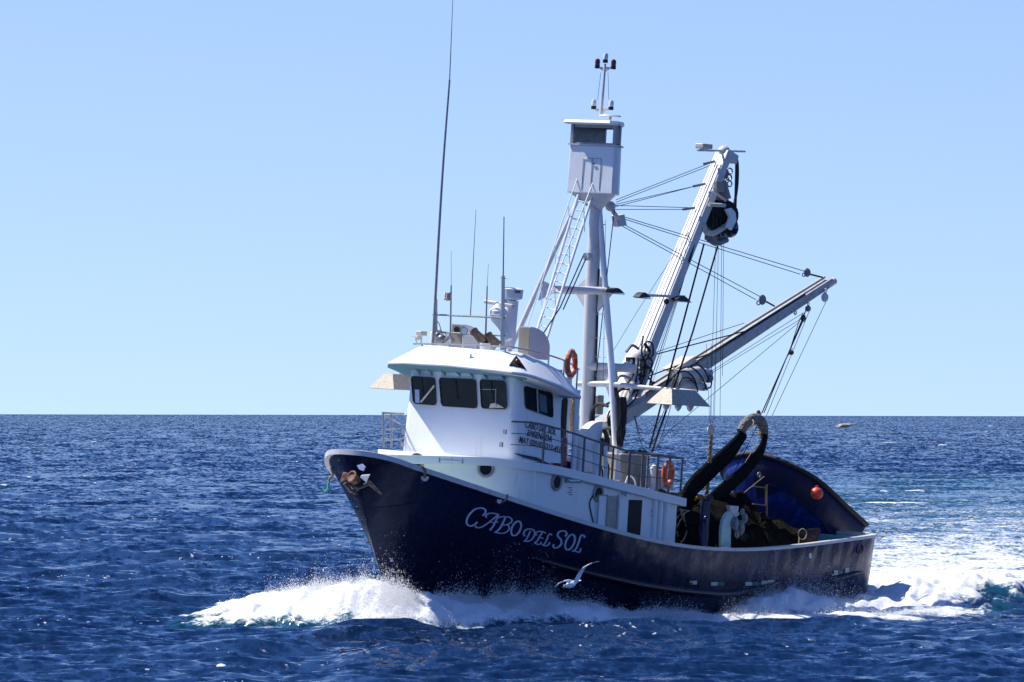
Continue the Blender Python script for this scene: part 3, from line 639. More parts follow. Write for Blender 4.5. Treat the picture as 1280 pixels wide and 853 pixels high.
for a_, b2 in (((x0, zt), (x1, zt)), ((x0, zb), (x0, zt)), ((x1, zb), (x1, zt))): m.cyl((a_[0], 2.9, a_[1]), (b2[0], 2.9, b2[1]), .018)
m.build('door_gasket', GREY, d1)
on_wall(760.5, 620, 772, 672, 'doorway', GREY, house, .03)
m = MB(); q = P(773.5, 621, 2.84); m.box((q[0], 2.84, q[2]-.6), (.035, .045, .65)); m.build('door_frame', GREYW, house)
on_wall(787, 625, 803, 676, 'doorway', DARKHOLE, house, .03)
for px in (741,):
    m = MB(); a_ = P(px, 618, 2.84); b2 = P(px+1, 655, 2.84); m.tube(spline([a_+[-.05, 0, 0], a_+[.12, 0, -.3], b2], 5), .02, 6); m.build('hose_line', BLACK, house)
for px in (819, 826, 833):    # ribbed after end and pillars
    a_ = P(px, 632, 2.86); m = MB(); m.cyl((a_[0], 2.86, udz(-a_[0])-FH), (a_[0], 2.86, 1.2), .075); m.build('corner_pillar', WHITE, house)
for xx, yy in ((-12.72, 2.55), (-12.75, 2.2), (-12.75, -2.5)): m = MB(); m.box((xx, yy, 2.4), (.06, .09, 1.1)); m.build('corner_pillar', GREYW, house)
m = MB(); m.box((-12.62, 0, 2.4), (.02, 2.7, 1.15)); m.build('after_wall', GREYW, house)
for px, py in ((712, 614), (816, 643)):      # little vent marks
    m = MB(); q, nn, tt = wall_hit(px, py)
    for k in range(4): m.box(q+nn*.004+np.array([-.05*(k % 2), 0, .10-.07*k]), (.11-.03*(k % 2), .006, .010))
    m.build('drain_mark', INK, house)
for px, py in ((779, 616),):
    q = P(px, py, 2.86); m = MB(); m.loft([[q+[.12, .0, .0], q+[-.14, 0, 0], q+[-.14, 0, -.12]], [q+[.12, .03, .0], q+[-.14, .03, 0], q+[-.14, .03, -.12]]]); m.build('deck_bracket', TEAL, house)

# ---- wheelhouse
def wh_out(xf, xa, hw, rad, z, n=6, zb=None):
    pts = []
    pts.append((xa, hw))
    for k in range(n+1):
        a = math.pi/2*k/n; pts.append((xf-rad+rad*math.sin(a), hw-rad+rad*math.cos(a)))
    pts.append((xf+.06, 0))
    for k in range(n+1):
        a = math.pi/2*(1-k/n); pts.append((xf-rad+rad*math.sin(a), -(hw-rad+rad*math.cos(a))))
    pts.append((xa, -hw)); return [np.array([x, y, z]) for x, y in pts]
XF, XA = -5.15, -7.42
wt = wh_out(XF-.02, XA, 2.02, .22, 7.38); wm = wh_out(XF, XA, 2.05, .22, 5.98); wm2 = wh_out(XF+.02, XA, 2.06, .22, 5.94); wb = wh_out(XF+.04, XA, 2.16, .30, 4.60)
for r_ in (wt, wm, wm2, wb):
    pass
m = MB(); m.loft([wb, wm2, wm, wt]); wh = m.build('wheelhouse', WHITE, boat)
# aft wheelhouse, narrower
m = MB(); m.box(((XA-8.5)/2, 0, 5.8), (abs(-8.5-XA)/2, 1.62, 1.35)); aft = m.build('aft_cabin', WHITE, boat, bevel=.04)
m = MB(); q0 = P(703, 505, 1.65); q1 = P(710, 505, 1.65)
pts = [(q0[0], 4.75), (q0[0], 6.45), (q0[0]-.12, 6.62), (q1[0]+.05, 6.62), (q1[0], 6.45), (q1[0], 4.75)]
m.loft([[np.array([x, 1.61, z]) for x, z in pts], [np.array([x, 1.64, z]) for x, z in pts]]); m.build('doorway', DARKHOLE, aft)
m = MB()
for px, y in ((718, 2.0),):
    q = P(px, 560, y); m.cyl((q[0], y, 4.3), (q[0], y, 6.8), .085)
m.build('roof_pillar', WHITE, wh)
q = P(705, 566, 1.95); m = MB(); m.box((q[0], 1.85, q[2]), (.22, .06, .38)); sg = m.build('red_equipment_box', REDP, aft, bevel=.03)
q = P(706, 552, 1.95); m = MB(); m.torus((q[0], 1.93, q[2]), .13, .03, (0, 1, 0)); m.build('box_emblem', TAPE, sg)
m = MB(); q = P(706, 590, 1.95); m.box((q[0]-.1, 1.8, q[2]+.1), (.28, .1, .22)); m.build('navy_locker', NAVYPOST, aft, bevel=.02)
def window(pxs, plane_ax, plane, parent, nrm, mull=None, gr=.045):
    # rounded quad of glass with a black rubber gasket
    c = [at(px, py, plane_ax, plane) for px, py in pxs]; nrm = np.array(nrm, float); n = 6; ring = []
    for i in range(4):
        p0, p, p2 = c[i-1], c[i], c[(i+1) % 4]; a = (p0-p)/np.linalg.norm(p0-p); b2 = (p2-p)/np.linalg.norm(p2-p); r = .13
        A_, B_ = p+a*r, p+b2*r
        for k in range(n+1):
            t = k/n; ring.append((1-t)**2*A_+2*t*(1-t)*p+t*t*B_)
    ctr = sum(ring)/len(ring)
    m = MB(); m.loft([[p+nrm*.005 for p in ring], [p+nrm*.035 for p in ring], [ctr+(p-ctr)*.955+nrm*.035 for p in ring], [ctr+(p-ctr)*.955+nrm*.012 for p in ring]], caps=False); w = m.build('window', BLACK, parent)
    m = MB(); m.add([ctr+(p-ctr)*.97+nrm*.014 for p in ring], [tuple(range(len(ring)))]); m.build('window_pane', GLASS, w)
    return w, c
fx = XF+.055
for i, quad in enumerate([[(514, 470), (544, 472), (546, 507), (517, 505)], [(549, 472), (595, 474), (597, 511), (552, 508)], [(600, 474), (632, 476), (634, 512), (602, 511)]]):
    w, c = window(quad, 0, fx-(.0 if i != 1 else -.0), wh, (1, 0, 0))
    if i == 0:
        m = MB(); m.bar(PX(526, 503, fx+.03), PX(543, 482, fx+.03), .025, .012, (1, 0, 0)); m.build('sun_visor_bar', CREAM, w)
        m = MB(); a_ = PX(519, 504, fx+.02); m.add([PX(518.5, 487, fx+.022), PX(524, 487.5, fx+.022), PX(524.5, 504, fx+.022), PX(519, 503.5, fx+.022)], [(0, 1, 2, 3)]); m.build('painted_window_light', mat('painted_sky_light', (.40, .50, .66), .3), w)  # pale sky light painted as an opaque patch on the pane
    if i == 2:
        m = MB(); m.bar(PX(603, 487, fx+.03), PX(621, 487, fx+.03), .012, .012, (1, 0, 0)); m.bar(PX(620, 487, fx+.03), PX(620, 508, fx+.03), .012, .012, (1, 0, 0)); m.build('inner_mullion', GREY, w)
        m = MB(); m.loft([[PX(611, 510.5, fx+.025), PX(613, 505, fx+.025), PX(619, 504, fx+.025), PX(630, 510, fx+.025)], [PX(611, 510.5, fx+.02), PX(613, 505, fx+.02), PX(619, 504, fx+.02), PX(630, 510, fx+.02)]]); m.build('chart_papers', CREAM, w)
    m = MB(); m.bar(c[1]*.45+c[0]*.55+[.05, 0, -.03], (c[0]+c[1]+c[2]+c[3])/4+[.05, 0, -.18], .008, .008, (1, 0, 0)); m.build('wiper', BLACK, w)
w, c = window([(654.5, 482), (690, 491.5), (691, 523), (656, 510.5)], 1, 2.045, wh, (0, 1, 0))
m = MB(); m.bar(P(671.5, 487, 2.085), P(672.5, 517, 2.085), .02, .012, (0, 1, 0)); m.build('window_mullion', GREYW, w)
m = MB(); m.add([P(674, 492, 2.064), P(683, 495, 2.064), P(684, 517, 2.064), P(675, 514, 2.064)], [(0, 1, 2, 3)]); m.build('window_slider_pane', mat('paler_glass', (.10, .15, .19), .1), w)
q = P(677, 475, 2.1); m = MB(); m.box(q, (.42, .05, .055)); l = m.build('deck_light', BEIGE, wh, bevel=.02); m = MB(); m.cyl(q+[-.36, .05, 0], q+[.36, .05, 0], .03); m.build('light_tube', LIGHTGLASS, l)
# registration lettering on the port side
def reg(body, p0, p1, size, sh=.15, wd=.72, y=2.10):
    a_ = P(*p0, y); b2 = P(*p1, y); text('registration_lettering', body, INK, wh, a_, b2-a_, (0, 0, 1), size*.92, sh, off=.012, bold=.002, width=wd*1.08)
reg('CABO DEL SOL', (655.5, 534), (690, 543), .29, wd=.80)
reg('ENSENADA', (658, 544.5), (686, 552), .29, wd=.86, y=2.12)
reg('MAT 0201075213-4510', (648, 553), (701, 567), .29, wd=.80, y=2.145)
m = MB(); m.loft([[P(640, 566, 2.14), P(672, 572, 2.14), P(692, 583, 2.14), P(655, 572, 2.14)], [P(640, 566, 2.18), P(672, 572, 2.18), P(692, 583, 2.18), P(655, 572, 2.18)]]); m.build('navy_foot_strip', NAVYPOST, wh)
for px, py in ((631, 540), (626.5, 556), (500.5, 541), (499, 555)):
    if px > 600: q = P(px, py, 2.12)
    else: q = PX(px+4, py, XF+.25)
    m = MB(); m.box(q, (.03, .05, .07)); m.build('rail_bracket', GREY, wh)
# ---- roof with its sloping brow
def ring_roof(pts): return [np.array(p, float) for p in pts]
def mir(pts): return [p*np.array([1, -1, 1])+np.array([0, 0, .05]) for p in pts[::-1]]
evp = [np.array([-4.45, 1.7, 7.28]), PX(640, 465, -4.52), P(655, 466.5, 2.55), P(668, 470, 2.75), P(700, 481.5, 2.78), P(727, 496, 2.75)]
ev = [np.array([-4.42, 0, 7.34])] + evp + mir(evp)
tpp = [PX(638, 440, -5.2)+np.array([0, -.35, 0]), P(646, 440, 1.75), P(655, 442, 1.85), P(672, 449, 1.95), P(700, 464, 2.2), P(722, 489, 2.6)]
tp = [np.array([-5.12, 0, 7.86])] + tpp + mir(tpp)
lip = [p-np.array([0, 0, .07]) for p in ev]
m = MB(); m.loft([lip, ev, tp]); roof = m.build('roof', WHITE, wh, bevel=.025)
m = MB(); m.add([p-np.array([0, 0, .006]) for p in lip], [tuple(range(len(lip)))]); m.build('soffit', mat('teal_soffit_paint', (.10, .24, .32), .6), roof)
for px in (518, 533, 550, 569, 585, 602, 624):
    q = PX(px, 461, XF+.30); q[2] = 7.2
    m = MB(); m.loft([[q+[.22, -.02, .06], q+[-.28, -.02, .06], q+[-.28, -.02, -.22]], [q+[.22, .02, .06], q+[-.28, .02, .06], q+[-.28, .02, -.22]]]); m.build('brow_bracket', TEAL, roof)
c4 = [(-4.80, 1.93, 7.34), (-5.08, 2.28, 7.33), (-5.22, 2.13, 7.60)]
for i, px in enumerate((0,)):
    pc = [PX(637, 456, -4.72), P(657, 462, 2.42), P(645, 445, 1.95)]
    n_ = np.cross(pc[1]-pc[0], pc[2]-pc[0]); n_ /= np.linalg.norm(n_); n_ = n_ if n_[1]+n_[0] > 0 else -n_
    m = MB(); m.loft([[p+n_*.03 for p in pc], [p-n_*.10 for p in pc]]); nl = m.build('navigation_light_recess', DARKHOLE, roof)
    m = MB(); m.sphere(sum(pc)/3+n_*.06, .09); m.build('navigation_lamp', REDLAMP, nl)
m = MB(); q = PX(588, 449, -4.80); m.cyl(q-[0, 0, .12], q+[0, 0, .16], .07, .03); m.build('horn_bracket', WHITE, roof)
# roof hand rail
def railing(pts, posts_at, hgt, name, ma, parent, r=.02, mids=(), base=None):
    m = MB(); m.tube(pts, r, 8)
    for k in mids: m.tube([p-np.array([0, 0, hgt*k]) for p in pts], r*.45, 6)
    o = m.build(name, ma, parent)
    for p in posts_at:
        b2 = np.array([p[0], p[1], p[2]-hgt]) if base is None else np.array([p[0], p[1], base(p)])
        mm = MB(); mm.cyl(p, b2, r*1.1, seg=8); mm.build('stanchion', ma, o)
    return o
rp = spline([PX(517, 430, -5.3), PX(560, 430.5, -5.2), PX(600, 432, -5.2), PX(636, 434, -5.25), P(655, 437, 1.8), P(685, 444, 1.85), P(708, 452, 1.85), P(724, 462, 1.85)], 5)
def roofz(p): return 7.78+min(0, (p[0]+5.3))*.45
railing(rp, [PX(528, 430, -5.3), PX(562, 430.5, -5.2), PX(597, 432, -5.2), PX(632, 434, -5.25), P(686, 444, 1.85), P(705.5, 451, 1.85), P(722, 461, 1.85)], .4, 'roof_rail', STEEL, roof, .025, base=roofz)

# ---- equipment on the roof
def roof_pole(px0, py0, px1, py1, x, r0, r1, name='whip_antenna', ma=GREY, mid=None):
    a_ = PX(px0, py0, x); b2 = PX(px1, py1, x); pts = [a_, b2] if mid is None else spline([a_, PX(*mid, x), b2], 8); n = len(pts); m = MB()
    m.tube(pts, [lerp(r0, r1, i/(n-1)) for i in range(n)], 8); return m.build(name, ma, roof)
roof_pole(541, 432, 562, 100, -5.9, .045, .028, ma=GREY, mid=(552, 235)); roof_pole(562, 100, 566.5, -12, -5.9, .018, .008, ma=GREY)
roof_pole(545, 432, 545, 374, -6.0, .05, .045, 'antenna_mount', GREYW)
roof_pole(563, 420, 564, 357, -6.0, .03, .022); roof_pole(564, 357, 564, 314, -6.0, .008, .005)
roof_pole(588, 395, 595, 262, -6.0, .018, .007); roof_pole(607, 420, 609, 358, -6.0, .03, .02); roof_pole(609, 358, 610.5, 330, -6.0, .008, .005)
roof_pole(628, 438, 629, 345, -6.0, .065, .055, ma=STEEL); roof_pole(629, 345, 630, 271, -6.0, .022, .016)
for py0, py1 in ((393.5, 397.5), (415, 420)):
    m = MB(); m.cyl(PX(541, py0, -6.0), PX(632, py1, -6.0), .028, seg=8); m.build('antenna_rail', GREY, roof)
m = MB(); m.tube([PX(545, 400, -6), PX(549, 405, -6), PX(552, 415, -6)], .012, 6); m.build('antenna_cable', CABLE, roof)
for dx in (-4, 4, 6):
    m = MB(); m.cyl(PX(629, 348, -6.0), PX(629+dx, 348-(1 if dx < 0 else -1), -6.0), .006, seg=6); m.build('antenna_radial', CABLE, roof)
# small flag
fl = MB(); g = []
for i in range(6): g.append([PX(563-8*i/5, 365+10*j/4+i*.3+1.2*math.sin(i), -6.0-.06*math.sin(i*1.6)) for j in range(5)])
fl.loft(g, closed=False); fo = fl.build('pennant', mat('faded_flag_cloth', (.62, .56, .48), .8, var=(14, (.30, .25, .2), .52, .6, S1)), origin=PX(562, 366, -6.0)); sm = fo.modifiers.new('thick', 'SOLIDIFY'); sm.thickness = .01
tagged(fo, 'small faded square pennant fluttering from the second roof antenna', 'flag')
# radars
m = MB(); c = PX(626, 420, -6.8); t_ = PX(626, 398, -6.8)
m.cyl(PX(634, 436, -6.8), PX(640, 376, -6.8), .22, .20); ped = m.build('radar_pedestal', WHITE, roof)
m = MB(); q = PX(640, 366, -6.8); m.tube([q+[0, 0, -.22], q+[0, 0, -.17], q+[0, 0, .10], q+[0, 0, .15]], [.20, .32, .34, .26], 20); m.build('radar_dome', WHITE, ped)
m = MB(); m.tube([PX(634, 378, -6.8), PX(640, 380, -6.8)], .2, 16); m.build('dome_collar', GREY, ped)
m = MB(); m.box(PX(647, 365, -6.55), (.01, .10, .035)); m.build('dome_emblem', INK, ped)
m = MB(); q = PX(623, 390, -6.3); m.tube([PX(636, 425, -6.3), PX(628, 408, -6.3), q+[0, 0, -.18], q+[0, 0, -.1]], [.10, .14, .22, .26], 16); m.tube([q+[0, 0, -.08], q+[0, 0, .02], q+[0, 0, .16], q+[0, 0, .24]], [.28, .28, .16, .09], 16); pr = m.build('open_radar_base', WHITE, roof)
m = MB(); m.bar(PX(606, 377, -6.3), PX(642, 383, -6.3), .07, .055); m.build('radar_scanner', GREYW, pr, bevel=.03)
m = MB(); m.tube([PX(631, 420, -6.6), PX(633, 400, -6.6)], .09, 10); m.build('exhaust_pipe', WHITE, roof)
# ventilators with boxy cowls
def cowl(quadpx, x, depth, name='vent_cowl', hole=None):
    # open front facing forward, curved back
    (l, t), (r_, b2) = quadpx; c = [PX(l, t, x), PX(r_, t+.5, x), PX(r_, b2, x), PX(l, b2, x)]
    H = c[0][2]-c[3][2]; w0, w1 = c[0][1], c[1][1]; zt_ = c[0][2]; zb_ = c[3][2]
    prof = [(0, zt_)] + [(-depth*math.sin(a), zt_-H*.72*(1-math.cos(a))) for a in np.linspace(.15, math.pi/2, 8)] + [(-depth, zb_-.1), (0, zb_-.1)]
    m = MB(); A_ = [np.array([x+px_, w0, z]) for px_, z in prof]; B_ = [np.array([x+px_, w1, z]) for px_, z in prof]; m.loft([A_, B_]); o = m.build(name, GREYW, roof)
    m = MB(); m.box((x+.012, (w0+w1)/2, (zt_+zb_)/2), (.01, (w1-w0)/2-.03, H/2-.03)); m.build('vent_mouth', BEIGE, o)
    return o
cw = cowl(((565, 405), (581, 432)), -6.3, .9)
q = PX(571.5, 412.5, -6.26); m = MB(); m.cyl(q, q+[.04, 0, 0], .10); m.build('horn_hole', BLACK, cw)
cowl(((649, 408), (664, 444)), -7.3, 1.0)
# searchlights and loudhailer
def lamp(px, py, x, r, d=(1, .6, .2), name='searchlight'):
    q = PX(px, py, x); d = np.array(d, float); d /= np.linalg.norm(d); m = MB(); m.tube([q-d*r*1.5, q-d*r*.9, q+d*r*.3], [r*.5, r*.95, r], 14); o = m.build(name, GALV, roof)
    m = MB(); m.cyl(q+d*r*.25, q+d*r*.33, r*.85); m.build('lamp_lens', LIGHTGLASS, o); m = MB(); m.cyl(q, [q[0], q[1], 7.8], .03, seg=8); m.build('lamp_post', GREYW, o)
lamp(580, 414, -5.7, .12, (1, .9, .1))
m = MB(); q = PX(527, 417, -5.7); m.box(q, (.14, .11, .07)); m.cyl(q-[0, 0, .35], q, .03); m.cyl(q-[.0, .18, .35], q-[0, .18, .12], .03); m.cyl(q-[.1, .28, .14], q-[0, .10, .14], .05, .08); m.build('deck_floodlight', CREAM, roof, bevel=.02)
m = MB(); q = PX(520, 422, -5.7); m.cyl(q, q-[0, 0, .2], .02, seg=8); m.box(q+[0, 0, .02], (.12, .08, .02)); m.build('small_floodlight', WHITE, roof)
m = MB(); q = PX(552, 424, -5.8)
for k, (dx, dz, rr) in enumerate(((0, 0, .14), (-.1, .12, .08), (.0, -.05, .1))): m.sphere(q+[0, dx*1.6, dz], rr)
m.tube([q+[0, .1, -.05], q+[0, .3, .1], q+[0, .45, -.05]], .06, 8); m.build('air_horn_cluster', GALV, roof)
m = MB(); m.box(PX(552, 424, -6.4), (.2, .3, .2)); m.cyl(PX(547, 412, -6.2), PX(549, 430, -6.2), .12, .15); m.build('white_locker', WHITE, roof, bevel=.03)
for a_, b2 in (((592, 414), (607, 430)), ((610, 419), (620, 431))):
    m = MB(); A_ = PX(*a_, -5.9); B_ = PX(*b2, -5.9); m.tube([A_, A_+(B_-A_)*.18, B_], [.14, .12, .17], 14); o = m.build('binocular_scope', BROWNP, roof)
m = MB(); q = PX(610, 433, -5.9); m.tube([q+[0, 0, -.1], q+[0, 0, .09]], [.22, .26], 18); m.build('scope_base', GREYW, roof)

# ---- life rings
def ring(cx, cy, y, lab, tilt=(.35, 1, 0), R=.30):
    q = P(cx, cy, y); o = thing('life_ring', lab, 'life ring', q, 'orange life rings hung on the rails'); m = MB(); m.torus(q, R, .085, tilt, 36, 12); m.build('ring', ORANGE, o, origin=q)
    ax = np.array(tilt)/np.linalg.norm(tilt); u = np.cross(ax, [0, 0, 1.]); u /= np.linalg.norm(u); w = np.cross(ax, u)
    for k in range(4):
        a = math.pi/4+k*math.pi/2; d = u*math.cos(a)+w*math.sin(a); tt = -u*math.sin(a)+w*math.cos(a); m = MB(); m.torus(q+d*R, .090, .007, tt, 16, 4, 7); m.build('band', TAPE, o, origin=q)
    m = MB(); m.tube([q+(u*math.cos(a)+w*math.sin(a))*(R+.10+.03*abs(math.sin(2*a))) for a in np.linspace(0, 2*math.pi, 33)], .012, 5); m.build('grab_line', TAN, o, origin=q)
ring(714, 455, 1.95, 'bright orange life ring hanging on the wheelhouse roof rail', (-.29, .956, 0), .34)
ring(835, 593, 3.06, 'faded orange life ring hanging at the after corner of the upper deck rail', (-.25, .97, 0), .33)

# ---- upper deck rail on the port side, and the piece at the starboard bow
ur = [P(640, 527, 2.86), P(665, 528.5, 2.86), P(690, 534, 2.86), P(720, 543, 2.86), P(755, 555, 2.86), P(790, 565, 2.86), P(820, 569, 2.86), P(855, 573, 2.86)]
def postp(px): 
    xs = [640, 665, 690, 720, 755, 790, 820, 855]; ys = [527, 528.5, 534, 543, 555, 565, 569, 573]; return P(px, float(np.interp(px, xs, ys)), 2.86)
dk = lambda p: udz(-p[0])
o = railing(spline(ur, 4), [postp(x) for x in (681, 705, 731, 752, 767, 788, 804, 823, 838, 853)], 1.0, 'upper_deck_rail', RAILM, updeck, .032, (.35, .68), base=dk)
rr = [P(853, 573, 2.86)]+[np.array([-12.8, y, 4.9]) for y in (2.2, 1.4)]
railing(rr, [np.array([-12.8, 2.3, 4.9]), np.array([-12.8, 1.5, 4.9])], 1, 'after_deck_rail', RAILM, updeck, .028, (.35, .68), base=dk)
sr = [PX(505, 517.5, -5.35), PX(498, 517.5, -5.2), PX(478, 516.5, -4.5)]; 
m = MB(); m.tube(sr, .035, 8); m.tube([PX(478, 537, -4.5), PX(500, 536, -5.2)], .02, 8); m.tube([PX(478, 551, -4.5), PX(503, 548, -5.2)], .02, 8); m.tube([PX(480, 519, -4.6), PX(500, 530, -5.4)], .02, 8)
o = m.build('bow_rail', GREY, updeck)
for px, x in ((479, -4.5), (489, -5.0)):
    m = MB(); m.cyl(PX(px, 517, x), PX(px+.5, 560, x), .03, seg=8); m.build('stanchion', GREY, o)

# ---- upper deck equipment: winch cowl, locker, vents
def prism_y(prof, y0, y1, name, ma, parent, bevel=.02):
    m = MB(); m.loft([[np.array([x, y0, z]) for x, z in prof], [np.array([x, y1, z]) for x, z in prof]]); return m.build(name, ma, parent, bevel=bevel)
q = [P(px, py, 2.0) for px, py in ((716, 560), (720, 540), (728, 530), (738, 526), (748, 528), (749, 545), (749, 590), (716, 588))]
c0 = P(724, 552, 2.0); c1 = P(749, 552, 2.0); zt_ = P(735, 526, 2.0)[2]; zb_ = P(735, 590, 2.0)[2]
prof = [(c0[0]+.15*0, zb_), (c0[0], zt_-.8)] + [(c0[0]-.95*(1-math.cos(a)), zt_-.95*(1-math.sin(a))) for a in np.linspace(.2, math.pi/2, 10)] + [(c1[0], zt_), (c1[0], zb_)]
prism_y(prof, 1.8, 2.1, 'winch_cowl', WHITE, updeck)
m = MB(); q = P(738, 580, 1.9); m.box(q-[0, .3, .1], (.4, .35, .25)); m.build('winch_base', GREY, updeck, bevel=.02)
for px, py0, py1, r in ((745, 556, 598, .11), (757, 560, 600, .06), (818, 586, 612, .13)):
    m = MB(); m.cyl(P(px, py0, 2.5), P(px, py1, 2.5), r); m.sphere(P(px, py0, 2.5), r*1.05); m.build('vent_post', WHITE, updeck)
a_ = P(776, 569, 2.0); b2 = P(809, 571, 2.0); zb_ = udz(11)+.02
m = MB(); m.box(((a_[0]+b2[0])/2, 1.55, (a_[2]+zb_)/2), ((a_[0]-b2[0])/2, .45, (a_[2]-zb_)/2)); lk = m.build('machinery_locker', BEIGE, updeck, bevel=.02)
m = MB(); m.box(((a_[0]+b2[0])/2, 1.55, a_[2]+.02), ((a_[0]-b2[0])/2+.03, .48, .02)); m.build('locker_lid', CREAM, lk)
m = MB()
for px in (782, 791, 800, 806): q = P(px, 566, 1.6); m.sphere(q, .09)
m.build('locker_fittings', BLACK, lk)
for px, py in ((787, 576), (797, 588)): m = MB(); m.box(P(px, py, 2.02), (.05, .03, .06)); m.build('latch', GREY, lk)
m = MB(); q = P(824, 591, 2.3); m.box(q+[-.1, 0, -.2], (.35, .25, .28)); m.build('grey_deck_box', GREYW, updeck, bevel=.03)
m = MB(); m.tube(spline([P(780, 610, 2.4), P(786, 595, 2.4), P(793, 600, 2.4), P(795, 612, 2.4)], 6), .03, 8); m.build('pipe_loop', GREYW, updeck)
m = MB(); m.loft([[P(768, 600, 2.5), P(772, 560, 2.5), P(777, 600, 2.5)], [P(768, 600, 2.3), P(772, 560, 2.3), P(777, 600, 2.3)]]); m.build('leg_foot', WHITE, updeck)
for i, (px, py, r) in enumerate(((757, 545, .10), (759, 550, .09), (754, 556, .08), (757, 575, .06), (760, 585, .05), (752, 590, .04))):
    m = MB(); m.tube(spline([P(px-2, py-8, 2.2), P(px+1, py, 2.25), P(px, py+14, 2.2)], 4), r*.7, 8); m.build('coiled_hose', BLACK if i % 2 else BROWNP, updeck)
m = MB(); m.sphere(P(757, 562, 2.3), .13, sc=(.6, .6, 1.8)); tagged(m.build('fire_extinguisher', mat('extinguisher_red', (.5, .02, .02), .35), origin=P(757, 562, 2.3)), 'red fire extinguisher standing behind the rail beside the white winch cowl', 'extinguisher')

# ---- mast, legs, crossbars
mast_p = [np.array([-11.6, 0, 4.4]), np.array([-11.5, 0, 7.2]), np.array([-11.4, 0, 10.0]), np.array([-11.38, 0, 12.9])]
m = MB(); m.tube([mast_p[0], mast_p[1], mast_p[2]-[0, 0, .0]], .215, 20); m.tube([mast_p[2], mast_p[3]], [.21, .19], 20); mast = m.build('mast', GREYW, boat)
m = MB(); m.tube([mast_p[2]+[0, .23, .5], mast_p[1]+[0, .27, 0], mast_p[0]+[0, .27, 0]], .035, 6); m.build('mast_cable', BLACK, mast)
XM = -11.4
top = PX(749, 256, XM); leg = [top, PX(765, 470, XM), PX(772, 600, XM)]
m = MB(); m.tube(leg, [.08, .11, .11], 14); pl_ = m.build('mast_leg', WHITE, mast)
m = MB(); m.tube([PX(765, 485, XM)+[.0, .12, 0], PX(768, 500, XM)+[0, .14, 0], PX(770, 545, XM)+[0, .14, 0]], .07, 8); m.build('leg_hose', BLACK, pl_)
sA, sB = P(722, 250, -.5), P(651, 408, -1.5); m = MB(); m.tube([sA, sB, P(628, 455, -1.8)], [.06, .08, .09], 14); m.build('mast_leg', GREYW, mast)
cl, cr_ = P(683, 362, -1.0), PX(759, 364, XM); m = MB(); m.cyl(cl, cr_, .12); m.build('cross_bar', GREYW, mast)
for sx in (-1, 1):
    cc = PX(742, 364, XM); tri = [cc+[0, sx*.2, .45], cc+[0, sx*.75, .0], cc+[0, sx*.2, -.65]]; m = MB(); m.loft([[p+[.03, 0, 0] for p in tri], [p-[.03, 0, 0] for p in tri]]); m.build('gusset', GREYW, mast)
tri = [cl+[0, -.1, .25], cl+[0, .45, -.0], cl+[.15, -.15, -.35]]; m = MB(); m.loft([[p+[.04, 0, 0] for p in tri], [p-[.04, 0, 0] for p in tri]]); m.build('gusset', GREYW, mast)
m = MB(); m.cyl(PX(735, 458, XM), PX(795, 461, XM-.6), .13); m.build('lower_cross_bar', GREYW, mast)
m = MB(); m.tube([PX(722, 480, XM), PX(765, 480, XM), PX(800, 484, XM), PX(845, 487.5, XM)], [.09, .09, .07, .05], 12); pole = m.build('light_pole', GREYW, mast)
m = MB(); m.loft([[PX(755, 478, XM), PX(766, 466, XM), PX(766, 510, XM)], [p-np.array([.12, 0, 0]) for p in (PX(755, 478, XM), PX(766, 466, XM), PX(766, 510, XM))]]); m.build('leg_gusset', WHITE, mast)
for q_ in ((779, 418-0), ):
    pass
# side deck lights on the mast and booms
def flood(px0, py0, px1, py1, y, name='flood_lamp', parent=None, ma=BLACK):
    a_ = P(px0, py0, y); b2 = P(px1, py1, y); m = MB(); n = 8; ln = b2-a_; w = .12
    A_ = [a_+ln*t+np.array([0, -w, .16*math.sin(math.pi*min(1, t*1.15+.05))]) for t in np.linspace(0, 1, n)]+[b2+[0, -w, 0], a_+[0, -w, 0]]
    m.loft([A_, [p+np.array([0, 2*w, 0]) for p in A_]]); o = m.build(name, ma, parent)
    m = MB(); m.box((a_+b2)/2-[0, 0, .02], (np.linalg.norm(ln)*.4, w*.8, .015)); m.build('lamp_lens', LIGHTGLASS, o); return o
flood(759, 366, 780, 367, .9, parent=mast)
# ---- crow's nest
XN = -10.98
zb_, zm_, zt_ = 12.80, 14.22, 14.93
def nest_ring(z, g=0.0): return [np.array(p) for p in ((XN+g, -.86-g, z), (XN+g, .86+g, z), (XN-.30, .84+g, z), (XN-1.15-g, .30+g, z), (XN-1.15-g, -.42-g, z), (XN-.35, -.90-g, z))]
zb_ = PX(740, 242, XN)[2]; zm_ = PX(740, 182, XN)[2]; zt_ = PX(740, 156, XN)[2]
m = MB(); m.loft([nest_ring(zb_), nest_ring(zm_, -.015)]); nest = m.build('crows_nest', WHITE, boat, bevel=.03)
m = MB(); m.loft([nest_ring(zb_-.001, -.08), [np.array([-11.38+.22*math.cos(a), .22*math.sin(a), zb_-.45]) for a in (.5, .9, 1.7, 2.8, 3.6, 5.6)]]); m.build('nest_floor', GREYW, nest)
m = MB(); m.loft([nest_ring(zm_, .035), nest_ring(zm_+.04, .035)]); m.build('nest_sill', GREYW, nest)
RN = nest_ring(0, -.06)
for i in (0, 1, 2, 4, 5):
    p = RN[i]; m = MB(); m.box((p[0], p[1], (zm_+zt_)/2), (.045, .05, (zt_-zm_)/2+.01)); m.build('window_post', GREY, nest)
m = MB()
